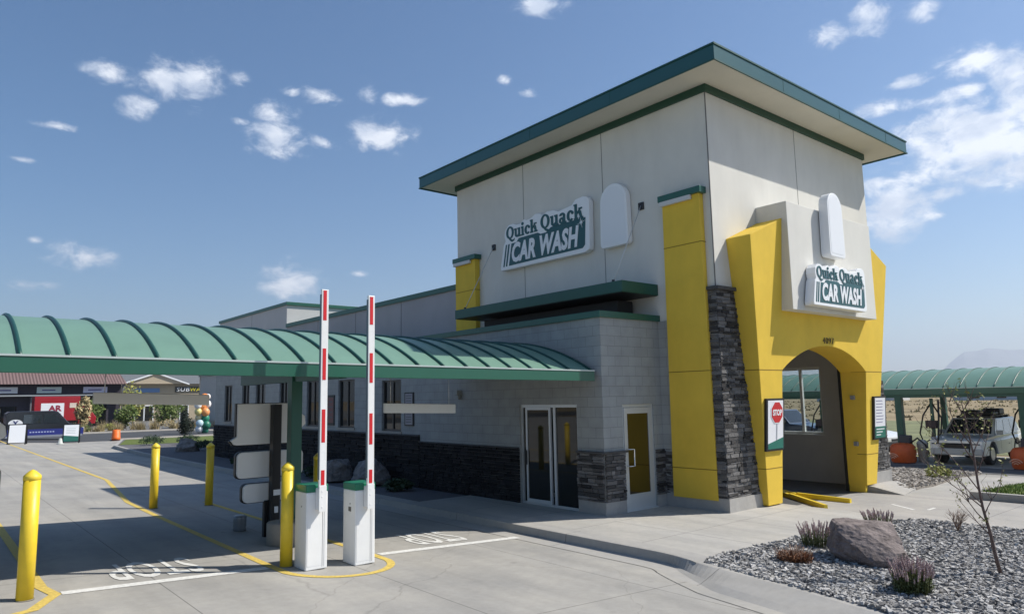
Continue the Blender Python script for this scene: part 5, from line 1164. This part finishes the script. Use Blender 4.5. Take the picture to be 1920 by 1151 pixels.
# gabled shop block with signs
t = thing('gabled_shop_building', (26, 130, -.44), 'tan shop building with a white-edged gable and a white and yellow sign', 'building')
MB().box(15, 130, -.5, 50, 145, 6.1).build('wall', mat('tan_wall', (.40, .33, .23), .85, var=.08), t)
MB().prism([(17.6, 6.1), (27.4, 6.1), (22.5, 7.85)], lambda u, v, w: (u, w, v), 129, 140).build('gable', mat('tan_gable', (.46, .38, .27), .85), t)
MB().hexa([(16.9, 128.7, 5.9), (22.5, 128.7, 7.9), (22.5, 128.99, 7.9), (16.9, 128.99, 5.9)], [(16.9, 128.7, 6.12), (22.5, 128.7, 8.15), (22.5, 128.99, 8.15), (16.9, 128.99, 6.12)]).hexa([(22.51, 128.7, 7.9), (28.1, 128.7, 5.9), (28.1, 128.99, 5.9), (22.51, 128.99, 7.9)], [(22.51, 128.7, 8.15), (28.1, 128.7, 6.12), (28.1, 128.99, 6.12), (22.51, 128.99, 8.15)]).build('gable_trim', WHITES, t)
MB().hexa([(14, 129.3, 6.1), (51, 129.3, 6.1), (51, 146, 6.1), (14, 146, 6.1)], [(16, 134, 8.2), (49, 134, 8.2), (49, 141, 8.2), (16, 141, 8.2)]).build('roof', mat('grey_roof', (.13, .14, .15), .85, var=.1), t)
p = MB().box(26.0, 129.84, 4.6, 31.3, 129.99, 5.6).build('shop_sign', mat('sign_back_dark', (.05, .05, .045), .6), t)
mb = MB(); put_text(mb, 'SUB', 1.0, lambda u, v, w: (u, 129.8-w, v), .02, 26.2, 4.75, width=2.2, space=1.15, offset=.0, shear=.15); mb.build('white_lettering', WHITES, p)
mb = MB(); put_text(mb, 'WAY', 1.0, lambda u, v, w: (u, 129.8-w, v), .02, 28.55, 4.75, width=2.5, space=1.1, offset=.0, shear=.15); mb.build('yellow_lettering', mat('sign_yellow', (.75, .65, .02), .5), p)
MB().box(18.9, 129.9, 4.6, 23.4, 129.99, 5.35).build('shop_sign', mat('sign_blue', (.12, .22, .4), .5), t)
for x0 in (19.6, 21.1, 24.0, 27.0, 32.0, 36): 
    w_ = MB().box(x0, 129.9, -.4, x0+1.3, 129.99, 2.2).build('shop_door' if x0 < 23 else 'window', GLD, t); MB().box(x0-.12, 129.86, -.4, x0, 129.995, 2.35).box(x0+1.3, 129.86, -.4, x0+1.42, 129.995, 2.35).box(x0-.12, 129.86, 2.2, x0+1.42, 129.9, 2.35).build('frame', WHITES, w_)
MB().box(32.5, 128.6, -.4, 32.8, 128.9, 8.2).build('downpipe', WHITES, t)
t = thing('pale_end_building', (15, 60, 0), 'pale grey building end seen past the far end of the office wall', 'building')
MB().box(12.9, 62, -.4, 18, 70, 5.2).build('wall', mat('pale_grey_wall', (.50, .49, .45), .85, var=.05), t); MB().box(12.8, 61.9, 5.2, 18.1, 70.1, 5.4).build('parapet', mat('trim_grey', (.35, .35, .33), .7), t)
MB().box(14.4, 61.97, 1, 15.2, 61.995, 3.6).build('window', GLD, t)
# far things on the right: white sheds, field rows
for i, (x, y, w, h, lb) in enumerate(((190, 45, 26, 4.5, 'long pale shed on the horizon left of the off-road vehicle'), (200, 5, 24, 4.5, 'pale shed on the horizon above the off-road vehicle'), (195, 85, 22, 5, 'pale shed on the horizon behind the canopy post'))):
    t = thing('field_shed', (x, y, -.44), lb, 'shed'); MB().box(x, y-w/2, -.5, x+10, y+w/2, h-1.2).build('wall', mat('shed_white', (.6, .6, .6), .7), t)
    MB().prism([(y-w/2-.5, h-1.2), (y+w/2+.5, h-1.2), (y+w/2-3, h), (y-w/2+3, h)], lambda u, v, ww: (x+ww, u, v), -.3, 10.3).build('roof', mat('shed_roof', (.35, .36, .38), .6), t)
    m_ = MB()
    for j in range(4): m_.box(x-.05, y-w/2+3+j*w/4.5, 0, x-.005, y-w/2+5+j*w/4.5, 2)
    m_.build('shed_door', GLD, t)
mg = MB()
for i in range(1500):
    x = R.uniform(60, 200); y = R.uniform(-40, 130); h = R.uniform(.12, .38)
    for j in range(3):
        a = R.uniform(0, 6.28); k = len(mg.v); bx_, by_ = x+R.gauss(0, .3), y+R.gauss(0, .3); mg.v += [(bx_-.2*cos(a), by_-.2*sin(a), -.45), (bx_+.2*cos(a), by_+.2*sin(a), -.45), (bx_, by_, -.45+h)]; mg.f.append((k, k+1, k+2)); mg.sm.append(False)
tag(mg.build('field_stubble', DRYG, fix=False), 'dry straw-coloured weeds across the open field on the right', 'weeds', kind='stuff')
# distant mountain
def mountain(name, px0, px1, D, prof, material):
    vs = []; fs = []; n = len(prof)*10; rows = 8
    for i in range(n+1):
        f = i/n*(len(prof)-1); a = int(min(f, len(prof)-2)); hh = prof[a]+(prof[a+1]-prof[a])*(f-a)
        px = px0+(px1-px0)*i/n; d = pxdir(px, 730); d = Vector((d.x, d.y, 0)).normalized()
        hh *= D/1329.94*.99; hh += noise.fractal(Vector((px*.02, 0, 1)), 1, 2, 5)*D*.0025
        for j in range(rows+1):
            q = j/rows; dist = D*(.80+.20*q); z = max(-2, hh*(q**1.2)*(1+.15*noise.fractal(Vector((px*.03, q*3, 0)), 1, 2, 5)*(1-q)))
            p = CP+d*(dist/max(.2, d.dot(Vector((fw.x, fw.y, 0)).normalized())))
            vs.append((p.x, p.y, z if j else -3))
    for i in range(n):
        for j in range(rows): k = i*(rows+1)+j; fs.append((k, k+rows+1, k+rows+2, k+1))
    m_ = MB(); m_.add(vs, fs, True); k0 = len(m_.v)
    o = m_.build(name, material); o['kind'] = 'structure'; return o
mountain('mountain', 1690, 2350, 9300, [0, 18, 40, 70, 74, 72, 74, 78, 70, 74, 90, 86, 80, 60, 40, 20, 0], mat('mountain_rock', (.26, .27, .27), .95, var=.3, vscale=.004))
mountain('mountain', -500, 640, 9500, [10, 22, 26, 24, 30, 34, 30, 22, 16, 12, 8, 6, 0], mat('mountain_rock', (.26, .27, .27), .95))
# ------------------------------------------------------------------ haze in the air
HB = MB().box(-12000, -12000, -5, 12000, 12000, 680)
hz = HB.build('haze', bpy.data.materials.new('haze_air')); hz['kind'] = 'stuff'
hm = hz.data.materials[0]; hm.use_nodes = True; ht = hm.node_tree; ht.nodes.clear(); ho = ht.nodes.new('ShaderNodeOutputMaterial'); pv = ht.nodes.new('ShaderNodeVolumePrincipled')
pv.inputs['Color'].default_value = (.80, .88, 1, 1); pv.inputs['Density'].default_value = 1.6e-4; pv.inputs['Anisotropy'].default_value = .3
ht.links.new(pv.outputs[0], ho.inputs['Volume'])
